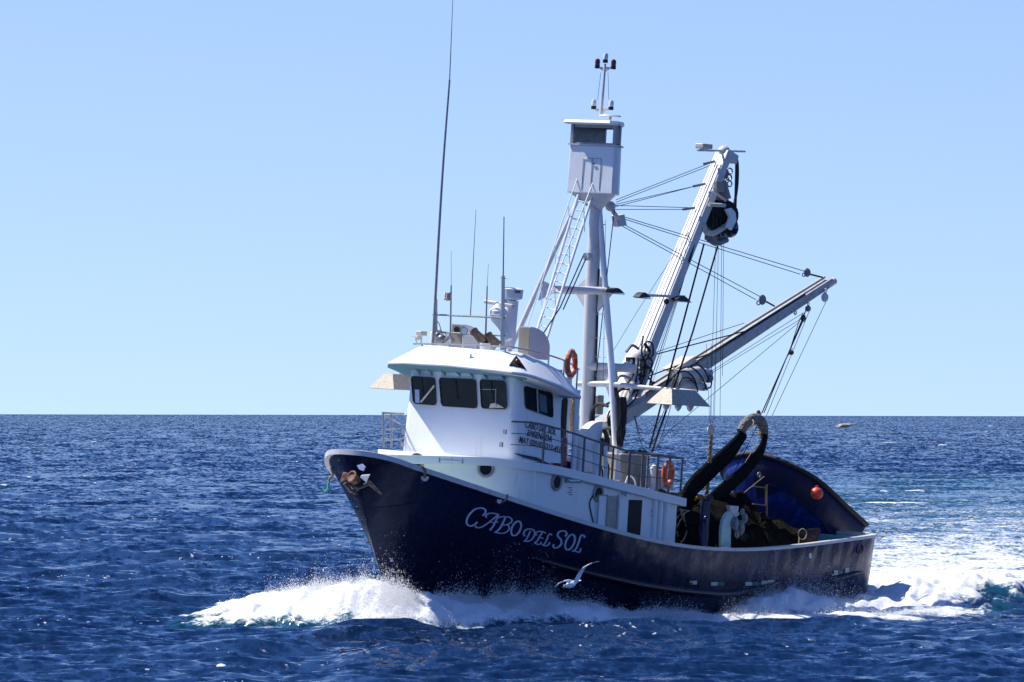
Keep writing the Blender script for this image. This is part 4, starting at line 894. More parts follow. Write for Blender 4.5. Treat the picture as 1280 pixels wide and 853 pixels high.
for (i, j, f0, f1) in ((0, 1, 0, 1), (1, 2, 0, 1), (2, 3, 0, 1), (3, 4, 0, 1), (4, 5, 0, 1), (5, 0, 0, 1)):
    a_, b2 = RN[i], RN[j]
    for (z0, z1) in ((zm_+.03, zm_+.09), (zt_-.09, zt_)):
        m.loft([[np.array([a_[0], a_[1], z0]), np.array([b2[0], b2[1], z0]), np.array([b2[0], b2[1], z1]), np.array([a_[0], a_[1], z1])], [np.array([a_[0]*1.0-.02, a_[1]*.97, z0]), np.array([b2[0]-.02, b2[1]*.97, z0]), np.array([b2[0]-.02, b2[1]*.97, z1]), np.array([a_[0]-.02, a_[1]*.97, z1])]])
for (i, j, a0, a1) in ((4, 5, 0, 1), (5, 0, 0, 1)):
    a_, b2 = RN[i]*1.0, RN[j]*1.0; A_, B_ = a_+(b2-a_)*a0, a_+(b2-a_)*a1
    m.loft([[np.array([A_[0]+.01, A_[1]*.96, zm_]), np.array([B_[0]+.01, B_[1]*.96, zm_]), np.array([B_[0]+.01, B_[1]*.96, zt_]), np.array([A_[0]+.01, A_[1]*.96, zt_])], [np.array([A_[0]+.03, A_[1]*.93, zm_]), np.array([B_[0]+.03, B_[1]*.93, zm_]), np.array([B_[0]+.03, B_[1]*.93, zt_]), np.array([A_[0]+.03, A_[1]*.93, zt_])]])
m.build('window_frames', GREY, nest)
def roof_ring(z, g): return [np.array(p) for p in ((XN+.20+g, -.9-g, z), (XN+.25+g, .78+g, z), (XN+.0+g, .90+g, z), (XN-.7, .60+g, z), (XN-1.15-g, .30, z), (XN-1.15-g, -.75, z), (XN-.7, -1.05-g, z))]
m = MB(); m.loft([roof_ring(zt_, 0), roof_ring(zt_+.05, .06), roof_ring(zt_+.13, .02)]); nr_ = m.build('nest_roof', WHITE, nest)
dl = PX(729, 198, XN+.015); dr_ = PX(751, 198, XN+.015); dbz = PX(740, 238, XN)[2]
m = MB()
for a_, b2 in (((dl[1], dl[2]), (dr_[1], dl[2])), ((dl[1], dl[2]), (dl[1], dbz)), ((dr_[1], dl[2]), (dr_[1], dbz)), (((dl[1]+dr_[1])/2, dl[2]), ((dl[1]+dr_[1])/2, dbz))): m.cyl((XN+.005, a_[0], a_[1]), (XN+.005, b2[0], b2[1]), .009, seg=6)
dr0 = m.build('hatch_door', GREY, nest); m = MB(); m.box(PX(742, 205, XN+.02), (.01, .06, .015)); m.build('door_handle', BLACK, dr0)
# light mast above the nest
lb = PX(751, 146, XM); lt = PX(756.5, 80, XM); m = MB(); m.tube([lb, PX(754, 112, XM), lt], [.05, .04, .035], 10); lm = m.build('light_mast', GREYW, nest)
m = MB()
for (a_, b2, c_) in (((748, 84), (757, 84), (756, 91)), ((765, 84), (757, 84), (756, 91)), ((741, 136), (752, 136), (752, 142)), ((762, 136), (752, 136), (752, 142))):
    t3 = [PX(*a_, XM), PX(*b2, XM), PX(*c_, XM)]; m.loft([[p+[.02, 0, 0] for p in t3], [p-[.02, 0, 0] for p in t3]])
m.build('lamp_bracket', CREAM, lm)
for px, py, mm in ((747, 78, REDLAMP), (767, 79, REDLAMP), (757, 71, LIGHTGLASS), (742.5, 129, LIGHTGLASS), (764, 130, LIGHTGLASS)):
    q = PX(px, py, XM); m = MB(); m.tube([q-[0, 0, .11], q+[0, 0, .05], q+[0, 0, .11]], [.075, .08, .04], 12); o = m.build('mast_lamp', mm, lm)
    m = MB(); m.cyl(q-[0, 0, .19], q-[0, 0, .09], .08); m.build('lamp_base', BLACK, o)
m = MB(); q = PX(763, 145, XM); m.tube([q+[0, 0, -.02], q+[0, 0, .02]], [.34, .30], 20); m.cyl(q-[0, 0, .12], q, .04); m.build('satellite_disc', CREAM, nr_)
m = MB(); m.tube([PX(751, 91, XM), PX(747, 125, XM)], .007, 5); m.tube([PX(760, 91, XM), PX(761, 125, XM)], .007, 5); m.build('lamp_cable', CABLE, lm)
# ---- ladder with hand rails
m = MB(); L0, L1 = P(667, 428, -.28), P(724, 240, -.45)+[.0, 0, 0]; R0, R1 = P(680, 434, .15), P(741, 243, .0)
m.tube([L0, L1], .042, 8); m.tube([R0, R1], .042, 8); n = 17; ladder = m.build('mast_ladder', WHITE, boat)
for i in range(1, n):
    t = i/n; mm = MB(); mm.cyl(L0+(L1-L0)*t, R0+(R1-R0)*t, .022, seg=8); mm.build('rung', WHITE, ladder)
m = MB(); m.tube(spline([P(659, 408, -.5), P(690, 315, -.5), P(728, 208, -.5), P(729, 240, -.5)], 5), .018, 6); m.tube(spline([P(675, 400, .1), P(710, 310, .1), P(748, 213, .1), P(746, 243, .1)], 5), .018, 6)
for t in (.25, .5, .75): m.tube([P(lerp(659, 728, t), lerp(408, 208, t)+0, -.5), P(lerp(659, 728, t)+2, lerp(408, 208, t)+38, -.45)], .013, 5); m.tube([P(lerp(675, 748, t), lerp(400, 213, t), .1), P(lerp(675, 748, t)+1, lerp(400, 213, t)+30, .1)], .013, 5)
m.build('ladder_handrail', WHITE, ladder)

# ---- booms
B1a, B1b = P(770, 520, 0), P(793, 468, 0); B1c = P(906, 190, 0)
m = MB(); m.bar(P(795, 462, 0), B1c, (.19, .15), (.33, .25), (0, 1, 0)); boom = m.build('main_boom', GREYW, boat, bevel=.04)
ux = (B1c-P(795, 462, 0)); ux /= np.linalg.norm(ux); un = np.cross(ux, [0, 1, 0]); un = un if un[2] > 0 else -un
m = MB()
for k, off in ((.06, .325), (-.08, .325)): m.tube([P(797, 455, 0)+un*off+[0, k, 0], P(900, 205, 0)+un*(off-.05)+[0, k, 0]], .018, 6)
m.build('boom_pipes', GREYW, boom)
m = MB(); c = P(797, 455, 0); m.bar(P(782, 490, 0), P(806, 435, 0), (.30, .26), (.42, .36), (0, 1, 0)); m.sphere(P(800, 447, .2), .28); m.sphere(P(789, 470, .2), .25); m.build('boom_heel', GREYW, boom, bevel=.05)
m = MB(); m.box(P(788, 452, .33), (.17, .06, .13)); m.build('boom_heel_opening', DARKHOLE, boom)
m = MB(); m.tube([P(745, 575, 0), P(765, 530, 0), P(785, 485, 0)], [.30, .28, .26], 14); m.build('boom_crutch', GREYW, boom)
m = MB(); m.tube([P(758, 565, 0.3), P(780, 500, .35), P(797, 462, .3)], .10, 10); m.build('hydraulic_ram', CREAM, boom)
for px, py, r in ((787, 452, .1), (806, 445, .09), (812, 452, .1), (803, 465, .1), (795, 478, .12), (808, 472, .1), (800, 487, .1)):
    m = MB(); m.sphere(P(px, py, .3+.1*random.random()), r); m.build('valve_body', GREYW, boom)
for pts in (((806, 440), (808, 428), (815, 430), (816, 444), (808, 450)), ((800, 455), (806, 444), (815, 452), (812, 468)), ((797, 470), (806, 458), (815, 464), (812, 482)), ((795, 482), (803, 470), (814, 476), (815, 490)), ((798, 448), (796, 470), (790, 492), (776, 503)), ((801, 448), (800, 476), (794, 498), (780, 512)), ((786, 498), (796, 488), (808, 486), (818, 478)), ((766, 500), (776, 488), (788, 486), (796, 476)), ((804, 420), (802, 440), (806, 462), (800, 486))):
    mm = MB(); mm.tube(spline([P(x, y, .42+.02*k) for k, (x, y) in enumerate(pts)], 7), .030, 6); mm.build('hydraulic_hose', BLACK, boom)
for k in range(3):
    mm = MB(); mm.tube(spline([P(770+3*k, 505-4*k, .5), P(760+2*k, 520+3*k, .6), P(764+3*k, 545+2*k, .6), P(772+2*k, 520, .55)], 6), .03, 6); mm.build('hydraulic_hose', BLACK, boom)
for pts, r_, mm_ in ((((768, 480), (776, 470), (790, 474)), .045, GREY), (((772, 462), (782, 454), (792, 460)), .05, GREYW), (((770, 492), (784, 480), (792, 468)), .035, BLACK), (((778, 512), (786, 496), (792, 478)), .06, GREYW), (((764, 520), (772, 506), (786, 500)), .03, BLACK), (((754, 508), (766, 502), (778, 504)), .035, BLACK), (((806, 430), (812, 440), (806, 452), (812, 464)), .05, BLACK), (((798, 492), (806, 480), (810, 462)), .05, GREY), (((783, 440), (790, 432), (798, 436)), .05, GREY)):
    mm = MB(); mm.tube(spline([P(x, y, .50) for x, y in pts], 6), r_, 8); mm.build('heel_pipe', mm_, boom)
# head of the main boom
m = MB(); m.cyl(P(872, 188, 0)+[0, 0, 0], P(931, 189.5, 0), .035); m.build('head_bar', GREYW, boom)
m = MB(); q = P(880, 183, 0); m.box(q, (.26, .16, .08)); o = m.build('head_floodlight', CREAM, boom, bevel=.03); m = MB(); m.box(q-[.1, 0, .12], (.2, .1, .03)); m.build('lamp_lens', LIGHTGLASS, o)
m = MB(); m.torus(P(906, 192, .0), .16, .06, (0, 1, 0)); m.bar(P(904, 190, 0), P(918, 200, 0), .14, .14, (0, 1, 0)); m.sphere(P(905, 190, 0), .2); m.build('boom_head', GREYW, boom, bevel=.02)
for px, py, px1, py1 in ((880, 205, 893, 202), (867, 233, 881, 230), (854, 262, 868, 260)):
    m = MB(); m.bar(P(px, py, .0), P(px1, py1, 0), .035, .035); m.build('stay_lug', GREY, boom)
flood(795, 372, 812, 372, .35, 'flood_lamp', boom); m = MB(); m.bar(P(799, 369, .3), P(855, 371, .3), .05, .04); m.build('lamp_bar', GREYW, boom)
flood(842, 375, 863, 378, .4, 'flood_lamp', boom)
m = MB(); m.sphere(P(833, 377, .3), .09); m.build('small_lamp', BLACK, boom)
# second boom, lowered over the stern
B2a, B2b = P(752, 535, 0), P(1036, 352, 0); m = MB(); m.bar(B2a, B2b, (.22, .13), (.34, .20), (0, 1, 0)); boom2 = m.build('stern_boom', mat('weathered_grey_boom', (.46, .47, .46), .45, bump=(3, .3, .02, S1), var=(4, (.28, .25, .20), .5, .75, (1, 1, .5))), boat, bevel=.04)
ux = (B2b-B2a)/np.linalg.norm(B2b-B2a); un = np.cross(ux, [0, 1, 0]); un = un if un[2] > 0 else -un
m = MB()
for k in range(4): m.tube([B2a+ux*2.2+un*(.30-.05*k)+[0, .20, 0], B2b-ux*1.6+un*(.18-.03*k)+[0, .16, 0]], .018, 6)
m.build('boom_hoses', BLACK, boom2)
m = MB(); m.tube([B2a+ux*1+un*.36, B2b-ux*.2+un*.22], .05, 8); m.tube([B2b-ux*.3-un*.02+[0, .12, 0], B2b+ux*.12-un*.02+[0, .12, 0]], .12, 12); m.build('boom_pipes', CREAM, boom2)
m = MB()
for (px0, py0, px1, py1, r) in ((846, 470, 872, 466, .20), (862, 474, 886, 470, .17), (872, 463, 888, 467, .12), (850, 480, 880, 484, .13), (876, 470, 884, 474, .13)): m.tube([P(px0, py0, .35), P(px1, py1, .4)], r, 14)
m.build('slewing_winch', GREYW, boom2)
m = MB(); m.sphere(P(886, 473, .5), .15); m.build('winch_motor', GALV, boom2)
m = MB(); c = [P(px, py, .22) for px, py in ((843, 462), (868, 446), (872, 452), (852, 466))]; m.loft([c, [p-np.array([0, .5, 0]) for p in c]]); m.build('boom_saddle', CREAM, boom2)
for pts in (((838, 486), (846, 466), (862, 459), (876, 470), (884, 488)), ((832, 484), (842, 470), (856, 464), (868, 474), (872, 490)), ((846, 488), (852, 474), (864, 474), (872, 486)), ((860, 460), (870, 455), (880, 462), (886, 474)), ((880, 486), (888, 484), (890, 474))):
    mm = MB(); mm.tube(spline([P(x, y, .6) for x, y in pts], 7), .026, 6); mm.build('hydraulic_hose', BLACK, boom2)
m = MB(); m.torus(P(1004, 398, .2), .10, .03, (0, 1, 0)); m.torus(P(994, 391, .2), .06, .02, (0, 1, 0)); m.build('boom_eye', GALV, boom2)

# ---- pulleys and running rigging
def block(px, py, y, r, parent, ma=GALV, d=(0, 0, 1)):
    q = P(px, py, y); d = np.array(d, float); d /= np.linalg.norm(d); m = MB()
    for s in (-1, 1): m.tube([q+[0, s*.02, 0], q+[0, s*.06, 0]], [r, r*.8], 16)
    m.torus(q, r*.75, r*.3, (0, 1, 0), 18, 8); m.torus(q+d*r*1.45, r*.4, r*.14, (1, 0, 0), 14, 6); return m.build('pulley_block', ma, parent)
def cable(pts, r=.011, name='stay_cable', ma=CABLE, parent=boat, sag=0, seg=5):
    p = [np.array(a_, float) for a_ in pts]
    if sag: p = [p[0]+(p[-1]-p[0])*t-np.array([0, 0, sag*4*t*(1-t)]) for t in np.linspace(0, 1, 14)]
    m = MB(); m.tube(p, r, seg); return m.build(name, ma, parent)
NB = P(770, 258, 0)
for a_, b2 in (((770, 250), (893, 202)), ((770, 253), (888, 207)), ((768, 256), (868, 233)), ((768, 259), (880, 230)), ((766, 262), (856, 262)), ((766, 257), (868, 260))): cable([P(*a_, .1), P(*b2, 0)], .011)
m = MB(); m.sphere(P(763, 258, .05), .16); c = [P(px, py, .12) for px, py in ((770, 270), (781, 268), (784, 282), (773, 284))]; m.loft([c, [p-np.array([0, .2, 0]) for p in c]]); m.tube([P(763, 260, .1), P(774, 275, .1)], .07, 8); m.build('topping_block', GREYW, mast, bevel=.02)
for a_, b2 in (((782, 272), (1008, 340)), ((780, 274), (1000, 343)), ((782, 282), (952, 372)), ((778, 283), (945, 375))): cable([P(*a_, .1), P(*b2, .1)], .013)
block(1009, 341, .1, .14, boom2, d=(1, 0, -.4)); cable([P(1012, 343, .1), P(1028, 347, .1)], .03, 'shackle_chain')
block(953, 375, .1, .16, boom2, d=(1, 0, -.5)); cable([P(957, 377, .1), P(968, 383, .1)], .03, 'shackle_chain')
block(1031, 372, .3, .15, boom2, GREYW); block(1010, 386, .3, .10, boom2); block(1004, 398, .3, .09, boom2, BROWNP); block(989, 441, .3, .08, boom2, BROWNP)
cable([P(1009, 384, .3), P(955, 516, .4)], .018, 'tackle_rope', ROPE); cable([P(1005, 398, .3), P(952, 517, .4)], .02, 'tackle_rope', ROPE); cable([P(1012, 388, .35), P(958, 520, .4)], .010, 'tackle_rope', ROPE); cable([P(1000, 398, .3), P(985, 445, .35)], .014, 'tackle_rope', ROPE)
cable([P(1034, 374, .3), P(965, 520, .6)], .010, 'tackle_rope', ROPE)
for a_, b2 in (((1003, 392), (880, 470)), ((1006, 396), (874, 476)), ((1000, 402), (835, 540)), ((835, 540), (820, 560))): cable([P(*a_, .3), P(*b2, .9)], .009)
# ropes from the power block to the deck
cable([P(897, 308, .2), P(866, 415, .6), P(815, 565, 1.6)], .030, 'purse_line', ROPE); cable([P(880, 305, .2), P(850, 418, .6), P(812, 560, 1.6)], .030, 'purse_line', ROPE)
for k, (a_, b2) in enumerate((((903, 215), (900, 520)), ((900, 215), (893, 525)), ((897, 225), (888, 520)), ((905, 250), (903, 470)))): cable([P(*a_, .1), P(*b2, .6)], .008)
for k in range(6): cable([P(873-k*1.2+3, 295+k, .2), P(800+k*2.8, 470+k*3, .3)], .008 if k % 2 else .014)
cable([P(861, 328, .3), P(871, 290, .2)], .05, 'hose_bundle', BLACK)
cable([P(812, 445, .3), P(940, 412, 0)], .02, 'guy_rope', ROPE); cable([P(812, 443, .3), P(930, 404, 0)], .011); cable([P(812, 470, .2), P(898, 438, 0)], .022, 'guy_rope', ROPE)
cable([P(905, 430, 0), P(812, 490, .2)], .01)
for k in range(3): cable([P(793, 520, .6), P(835+4*k, 500-5*k, .4)], .011, 'slack_hose', BLACK, sag=.8+.35*k)
cable([P(862, 288, 0), P(795, 392, .1), P(767, 438, .3)], .008)
cable([PX(768, 262, XM), PX(758, 350, XM), PX(744, 480, XM), PX(738, 560, XM)], .016, 'halyard', ROPE); cable([PX(757, 275, XM), PX(754, 480, XM)], .007)
cable([P(729, 320, .2), P(700, 385, .2), P(664, 440, 0)], .02, 'halyard', ROPE); cable([P(733, 322, .2), P(704, 387, .2)], .02, 'halyard', ROPE); m = MB(); m.cyl(P(732, 321, .2), P(737, 321, .2), .12); m.build('mast_sheave', GREYW, mast)
for yy in (281, 312, 393, 423, 447):
    m = MB(); q = PX(754, yy, XM); m.torus(q, .06, .014, (0, 0, 1), 12, 5); m.cyl(q, q-[0, .3, 0], .012, seg=6); m.build('cable_guide', GREYW, mast)
# coil and rope hank hanging from the pole
def hank(px, py, w, h, y, n, name, lab, ma=BLACK):
    q0 = P(px, py, y); m = MB()
    for i in range(n):
        dx = random.uniform(-w, w)*.35; ww = w*random.uniform(.25, .55); hh = h*random.uniform(.8, 1.05); pts = [q0+np.array([dx*.6+ww*math.sin(a)*.6, random.uniform(-.06, .06), -hh/2+hh/2*math.cos(a)]) for a in np.linspace(0, 2*math.pi, 17)]
        m.tube(pts, random.uniform(.018, .03), 6)
    return tagged(m.build(name, ma, origin=q0), lab, 'rope coil')
hank(779, 497, .34, 1.5, 1.6, 16, 'rope_coil', 'black rope hank hanging in front of the stern boom beside the mast leg')
hank(717, 495, .22, 1.1, .9, 10, 'rope_coil', 'brown rope hank hanging behind the wheelhouse roof edge', TAN)
m = MB(); m.box(PX(744, 506, XM-.6), (.15, .22, .3)); m.build('control_box', GREY, mast, bevel=.03)
m = MB(); m.tube(spline([PX(738, 535, XM), PX(740, 515, XM), PX(748, 505, XM), PX(760, 508, XM)], 6), .05, 8); m.tube([PX(722, 540, XM), PX(765, 535, XM)], .05, 8); m.build('hydraulic_hose', BLACK, mast)
m = MB(); q = PX(750, 470, XM-.3); m.cyl(q, q+[0, .5, 0], .24); m.build('winch_drum', GREYW, mast)

# ---- big light shades on outriggers
def shade(px, py, x, hx, hy, parent, bulbs=3):
    top_ = PX(px, py, x); m = MB(); h = .46
    a_ = [top_+[hx*.62, -hy*.35, 0], top_+[hx*.62, hy*.35, 0], top_+[-hx*.62, hy*.35, 0], top_+[-hx*.62, -hy*.35, 0]]
    b2 = [top_+[hx, -hy, -h], top_+[hx, hy, -h], top_+[-hx, hy, -h], top_+[-hx, -hy, -h]]
    m.loft([b2, a_], caps=False); m.add(a_, [(0, 1, 2, 3)]); o = m.build('lamp_shade', SHADEM, parent, smooth=False); s_ = o.modifiers.new('thick', 'SOLIDIFY'); s_.thickness = .02
    for k in range(bulbs):
        q = top_+[(k-(bulbs-1)/2)*hx*.62, 0, -h-.02]; m = MB(); m.tube([q+[0, 0, .12], q, q-[0, 0, .10], q-[0, 0, .18]], [.05, .12, .09, .02], 12); m.build('bulb', LIGHTGLASS, o)
    return o
shade(849, 487, XM, 1.0, .48, pole)
o = shade(498, 468, -8.2, .80, .48, mast, bulbs=0)
m = MB(); m.cyl(PX(500, 466, -8.2), [-8.2, -1.2, 6.9], .05); m.build('shade_arm', GREYW, o)

# ---- power block hanging at the boom head
q0 = P(903, 215, 0); pb = thing('power_block', 'big hydraulic power block with dark rubber drum hanging under the main boom head', 'power block', q0)
def PBx(px, py, y=0): return P(px, py, y)
m = MB(); c = PBx(897, 268, 0); ax = np.array([.45, .85, -.25]); ax /= np.linalg.norm(ax)
m.tube([c-ax*.36, c-ax*.22, c, c+ax*.22, c+ax*.36], [.62, .42, .34, .40, .56], 24); m.build('drum', BLACK, pb, origin=q0)
m = MB(); m.tube([PBx(900, 226, 0), PBx(901, 248, 0)], [.22, .36], 12, .7); m.box(PBx(899, 234, .3), (.22, .05, .16)); m.build('upper_housing', BEIGE, pb, origin=q0)
m = MB(); m.tube([PBx(911, 255, .1), PBx(915, 266, .1), PBx(915, 280, .1)], [.10, .19, .16], 12, .6); m.build('motor_cover', GREYW, pb, origin=q0)
m = MB(); m.tube(spline([PBx(879, 281, .3), PBx(884, 291, .35), PBx(896, 290, .35), PBx(910, 278, .3), PBx(914, 262, .2)], 6), .09, 10); m.build('cheek_arm', CREAM, pb, origin=q0)
m = MB(); m.tube(spline([PBx(883, 296, .2), PBx(895, 304, .3), PBx(908, 300, .3)], 6), [.10]*13, 10); m.tube([PBx(884, 285, .2), PBx(885, 300, .2)], .10, 10); m.sphere(PBx(898, 296, .05), .34, sc=(1, .8, .75)); m.build('lower_frame', GALV, pb, origin=q0)
m = MB(); c = [PBx(893, 232, .1), PBx(906, 231, .1), PBx(914, 262, .1), PBx(910, 262, .1), PBx(893, 240, .1)]; m.loft([c, [p-np.array([0, .12, 0]) for p in c]]); m.tube([PBx(886, 256, .55), PBx(906, 257, .55)], .06, 8); m.tube([PBx(891, 238, .5), PBx(907, 251, .55)], .045, 8); m.build('side_frame', CREAM, pb, origin=q0)
m = MB(); c = [PBx(x, y, .62) for x, y in ((908, 262), (915, 260), (920, 266), (921, 276), (915, 288), (909, 284), (913, 272))]; m.loft([c, [p-np.array([0, .10, 0]) for p in c]]); m.build('side_plate', WHITE, pb, origin=q0, bevel=.02)
m = MB(); m.sphere(PBx(912, 285, .1), .36, sc=(.8, .8, .9)); m.build('hydraulic_motor', NAVYPOST, pb, origin=q0)
for px, py in ((912, 214), (911, 222), (912, 230), (908, 225)): m = MB(); m.torus(PBx(px, py), .09, .025, (random.random(), 1, 0), 14, 6); m.build('shackle', GALV, pb, origin=q0)
m = MB(); m.torus(PBx(906, 217), .13, .05, (0, 1, 0)); m.cyl(PBx(906, 217, -.06), PBx(906, 217, .06), .14); m.build('hanger_sheave', GALV, pb, origin=q0)
for k in range(3):
    m = MB(); m.tube(spline([PBx(914, 196), PBx(920+k*.6, 200), PBx(920+k*.8, 230), PBx(919-k, 262)], 6), .045, 8); m.build('feed_hose', BLACK, pb, origin=q0)
for k in range(4): m = MB(); m.tube(spline([PBx(888+3*k, 262), PBx(892+4*k, 275, .3), PBx(889+5*k, 296, .3)], 5), .03, 6); m.build('feed_hose', BLACK, pb, origin=q0)

# ---- hanging block and chain by the stern
q0 = P(889, 530, .8); ch = thing('chain_fall', 'cream pulley block with tan chain hanging beside the black net strip', 'chain hoist', q0)
m = MB(); m.tube([q0+[0, -.05, -.2], q0+[0, .05, -.2]], .14, 16); m.torus(q0+[0, 0, -.2], .13, .04, (0, 1, 0)); m.torus(q0+[0, 0, .02], .05, .018, (1, 0, 0)); m.build('block', CREAM, ch, origin=q0)
m = MB()
c0, c1 = P(889, 545, .8), P(883, 622, .8); n = 22
for i in range(n): m.torus(c0+(c1-c0)*i/n, .065, .03, ((1, 0, 0) if i % 2 else (0, 1, 0)), 8, 5)
m.build('chain', TAN, ch, origin=q0)
for dx in (-2, 0, 2): cable([P(889+dx*3, 430, .3), P(889+dx, 528, .8)], .007)

# ---- net: pile on the after deck, strip over the hanging roller
def net_pile():
    m = MB(); nx, ny = 110, 60; g = []
    r = np.random.default_rng(9)
    xs = np.linspace(-13.0, -21.3, nx); ys = np.linspace(-3.1, 3.05, ny); X, Y = np.meshgrid(xs, ys, indexing='ij')
    prof = np.interp(-X, [13, 13.6, 15, 16.4, 17.6, 19.0, 20.2, 21.3], [3.0, 3.25, 3.15, 3.55, 3.60, 3.10, 2.85, 2.2])
    side = np.clip(1-np.abs(Y/3.25)**3.2, 0, 1)**.6
    Z = 1.25+(prof-1.25)*side
    u = X*.9+Y*.5; Z += side*(.10*np.sin(3.1*u+2*np.sin(Y*2.1+X))+.06*np.sin(7.3*(Y-.4*X)+1.7*np.sin(X*3))+.035*np.sin(15*u+3*np.sin(4*Y)))
    for _ in range(24):
        cx, cy, rr_, h = r.uniform(-20.6, -13.4), r.uniform(-2.5, 2.6), r.uniform(.3, .8), r.uniform(.08, .28); Z += h*np.exp(-((X-cx)**2+(Y-cy)**2)/rr_**2)*side
    vs = np.stack([X, Y, Z], -1).reshape(-1, 3); fs = [(i*ny+j, i*ny+j+1, (i+1)*ny+j+1, (i+1)*ny+j) for i in range(nx-1) for j in range(ny-1)]
    m.add(vs, fs); org = (-16.5, 0, 1.3); o = thing('fishing_net', 'dark brown seine net heaped high on the after deck', 'fishing net', org)
    m.build('net_heap', NET, o, origin=org)
    Zf = lambda x, y: float(Z[np.argmin(abs(xs-x)), np.argmin(abs(ys-y))])
    for k in range(16):      # folds and hanging edges of webbing
        x, y = r.uniform(-20.3, -13.3), r.uniform(-.5, 2.9); a = r.uniform(-.9, .9)+(.5 if k % 2 else 0); L = r.uniform(.7, 2.2); pts = []
        for t in np.linspace(-.5, .5, 8):
            xx = min(-13.1, max(-21, x+L*t*math.cos(a)+.08*math.sin(9*t))); yy = max(-3, min(2.98, y+L*t*math.sin(a))); pts.append((xx, yy, Zf(xx, yy)+.015))
        mm = MB(); mm.tube(pts, [r.uniform(.03, .06)*(1-1.6*abs(t)) + .012 for t in np.linspace(-.5, .5, 8)], 7); mm.build('net_fold', NET if k % 3 else NETB, o, origin=org)
    for k in range(14):
        x, y = r.uniform(-15.2, -12.9), r.uniform(1.2, 2.9); pts = [(min(-12.9, x+.9*t+.1*math.sin(7*t)), min(2.98, y+.5*t), Zf(x+.9*t, min(2.98, y+.5*t))+.05+.05*math.sin(5*t+k)) for t in np.linspace(-.6, .6, 9)]
        mm = MB(); mm.tube(pts, .022, 6); mm.build('lead_line', TAN, o, origin=org)
net_pile()
def strip(pxs, y, w, fl, o, org, name='net_strip', ma=NETB, ys=None, seg=20):
    yy = ys or [y]*len(pxs); pts = spline([P(px, py, a_) for (px, py), a_ in zip(pxs, yy)], 8); n = len(pts)
    w = [a_*.9 for a_ in w]
    ws = [w[0]+(w[-1]-w[0])*i/(n-1) if len(w) == 2 else float(np.interp(i/(n-1), np.linspace(0, 1, len(w)), w)) for i in range(n)]
    m = MB(); m.tube(pts, [a_*(1+.02*math.sin(i*1.3)) for i, a_ in enumerate(ws)], seg, fl, upd=(0, 1, 0)); return m.build(name, ma, o, origin=org)
org = P(940, 530, .6); ns = thing('net_roller', 'black net strip draped over a grey canvas-wrapped roller above the stern', 'net roller', org)
strip([(838, 690), (846, 655), (862, 615), (885, 590), (912, 565), (930, 542)], .6, [.30, .33, .34, .33, .30, .20], .45, ns, org, ys=[1.5, 1.3, 1.0, .8, .6, .5])
strip([(873, 640), (905, 612), (930, 590), (950, 565), (957, 545)], .6, [.26, .28, .25, .22, .16], .45, ns, org, ys=[1.6, 1.3, 1.0, .8, .7])
strip([(846, 688), (852, 670), (862, 655), (876, 640)], .6, [.22, .25, .28, .26], .5, ns, org, ys=[2.0, 1.9, 1.8, 1.6])
strip([(926, 540), (932, 530), (941, 524), (950, 526), (954, 534), (955, 547)], .6, [.17, .20, .20, .19, .18, .16], .9, ns, org, 'canvas_sleeve', CANVAS, ys=[.5]*3+[.6]*3, seg=16)
for px, py, d in ((933, 531, (.7, 0, .7)), (951, 535, (0, 0, 1)), (953, 541, (0, 0, 1))): m = MB(); m.torus(P(px, py, .55), .25, .02, d, 20, 5); m.build('sleeve_lashing', TAN, ns, origin=org)
m = MB(); m.cyl(P(944, 521, .5), P(949, 518, .5), .08); m.torus(P(948, 517, .5), .08, .03, (0, 1, 0)); m.build('hanger_shackle', RUST, ns, origin=org)
cable([P(952, 522, .5), P(907, 612, .9)], .012, 'guy_rope', ROPE); cable([P(958, 535, .5), P(918, 600, .9), P(886, 625, 1.2)], .012, 'guy_rope', TAN); cable([P(960, 592, .4), P(925, 620, 1.0), P(905, 640, 1.2)], .012, 'guy_rope', TAN)
cable([P(893, 635, 1.5), P(905, 615, 1.3), P(925, 585, 1)], .02, 'guy_rope', ROPE)

# yellow floats
yl = [((850, 629), .10, (1.6, .6, .6), 'yellow elongated net float lying leftmost on the net'), ((866, 625), .17, (1, 1, .8), 'round yellow net float, highest of the three on the net'), ((867, 633), .10, (1.9, .8, .6), 'flat yellow net float lying under the round one')]
for (p, r, sc, lab) in yl:
    q = P(*p, .6); m = MB(); m.sphere(q, r*1.1, sc=sc, R=rY(.3 if r == .10 else 0)); m.torus(q, r*.75, .016, (1, .2, .1), 16, 5); tagged(m.build('net_float', YELLOW, origin=q), lab, 'net float', 'yellow floats on the net')
# ---- navy post and davit on the port bulwark
pz = P(882, 628, 3.15); m = MB(); m.cyl((pz[0], 3.15, 1.2), pz, .15, seg=24); post = m.build('towing_post', NAVYPOST, boat); m = MB(); m.cyl(pz-[0, 0, .01], pz+[0, 0, .04], .165, seg=24); m.build('post_cap', NAVYPOST, post)
m = MB(); q = P(882, 650, 3.4); m.sphere(q, .08, sc=(1, 1, 1.6)); m.cyl(q-[0, 0, .25], q-[0, 0, .05], .05); m.cyl(q-[.0, .2, -.02], q+[-.22, 0, -.02], .04); m.build('post_cleat', NAVYPOST, post)
m = MB(); m.cyl(P(888, 622, 3.1), P(882, 628, 3.1), .12); m.build('post_shackle', BLACK, post)
dp = [(902, 688), (902, 668), (904, 652), (909, 642), (918, 636)]; inn = [(914, 688), (914, 668), (916, 655), (920, 648), (926, 642)]
A_ = [P(*p, 3.35) for p in spline([(a_, b2, 0) for a_, b2 in dp], 4) for p in [p[:2]]]; B_ = [P(*p, 3.35) for p in spline([(a_, b2, 0) for a_, b2 in inn], 4) for p in [p[:2]]]
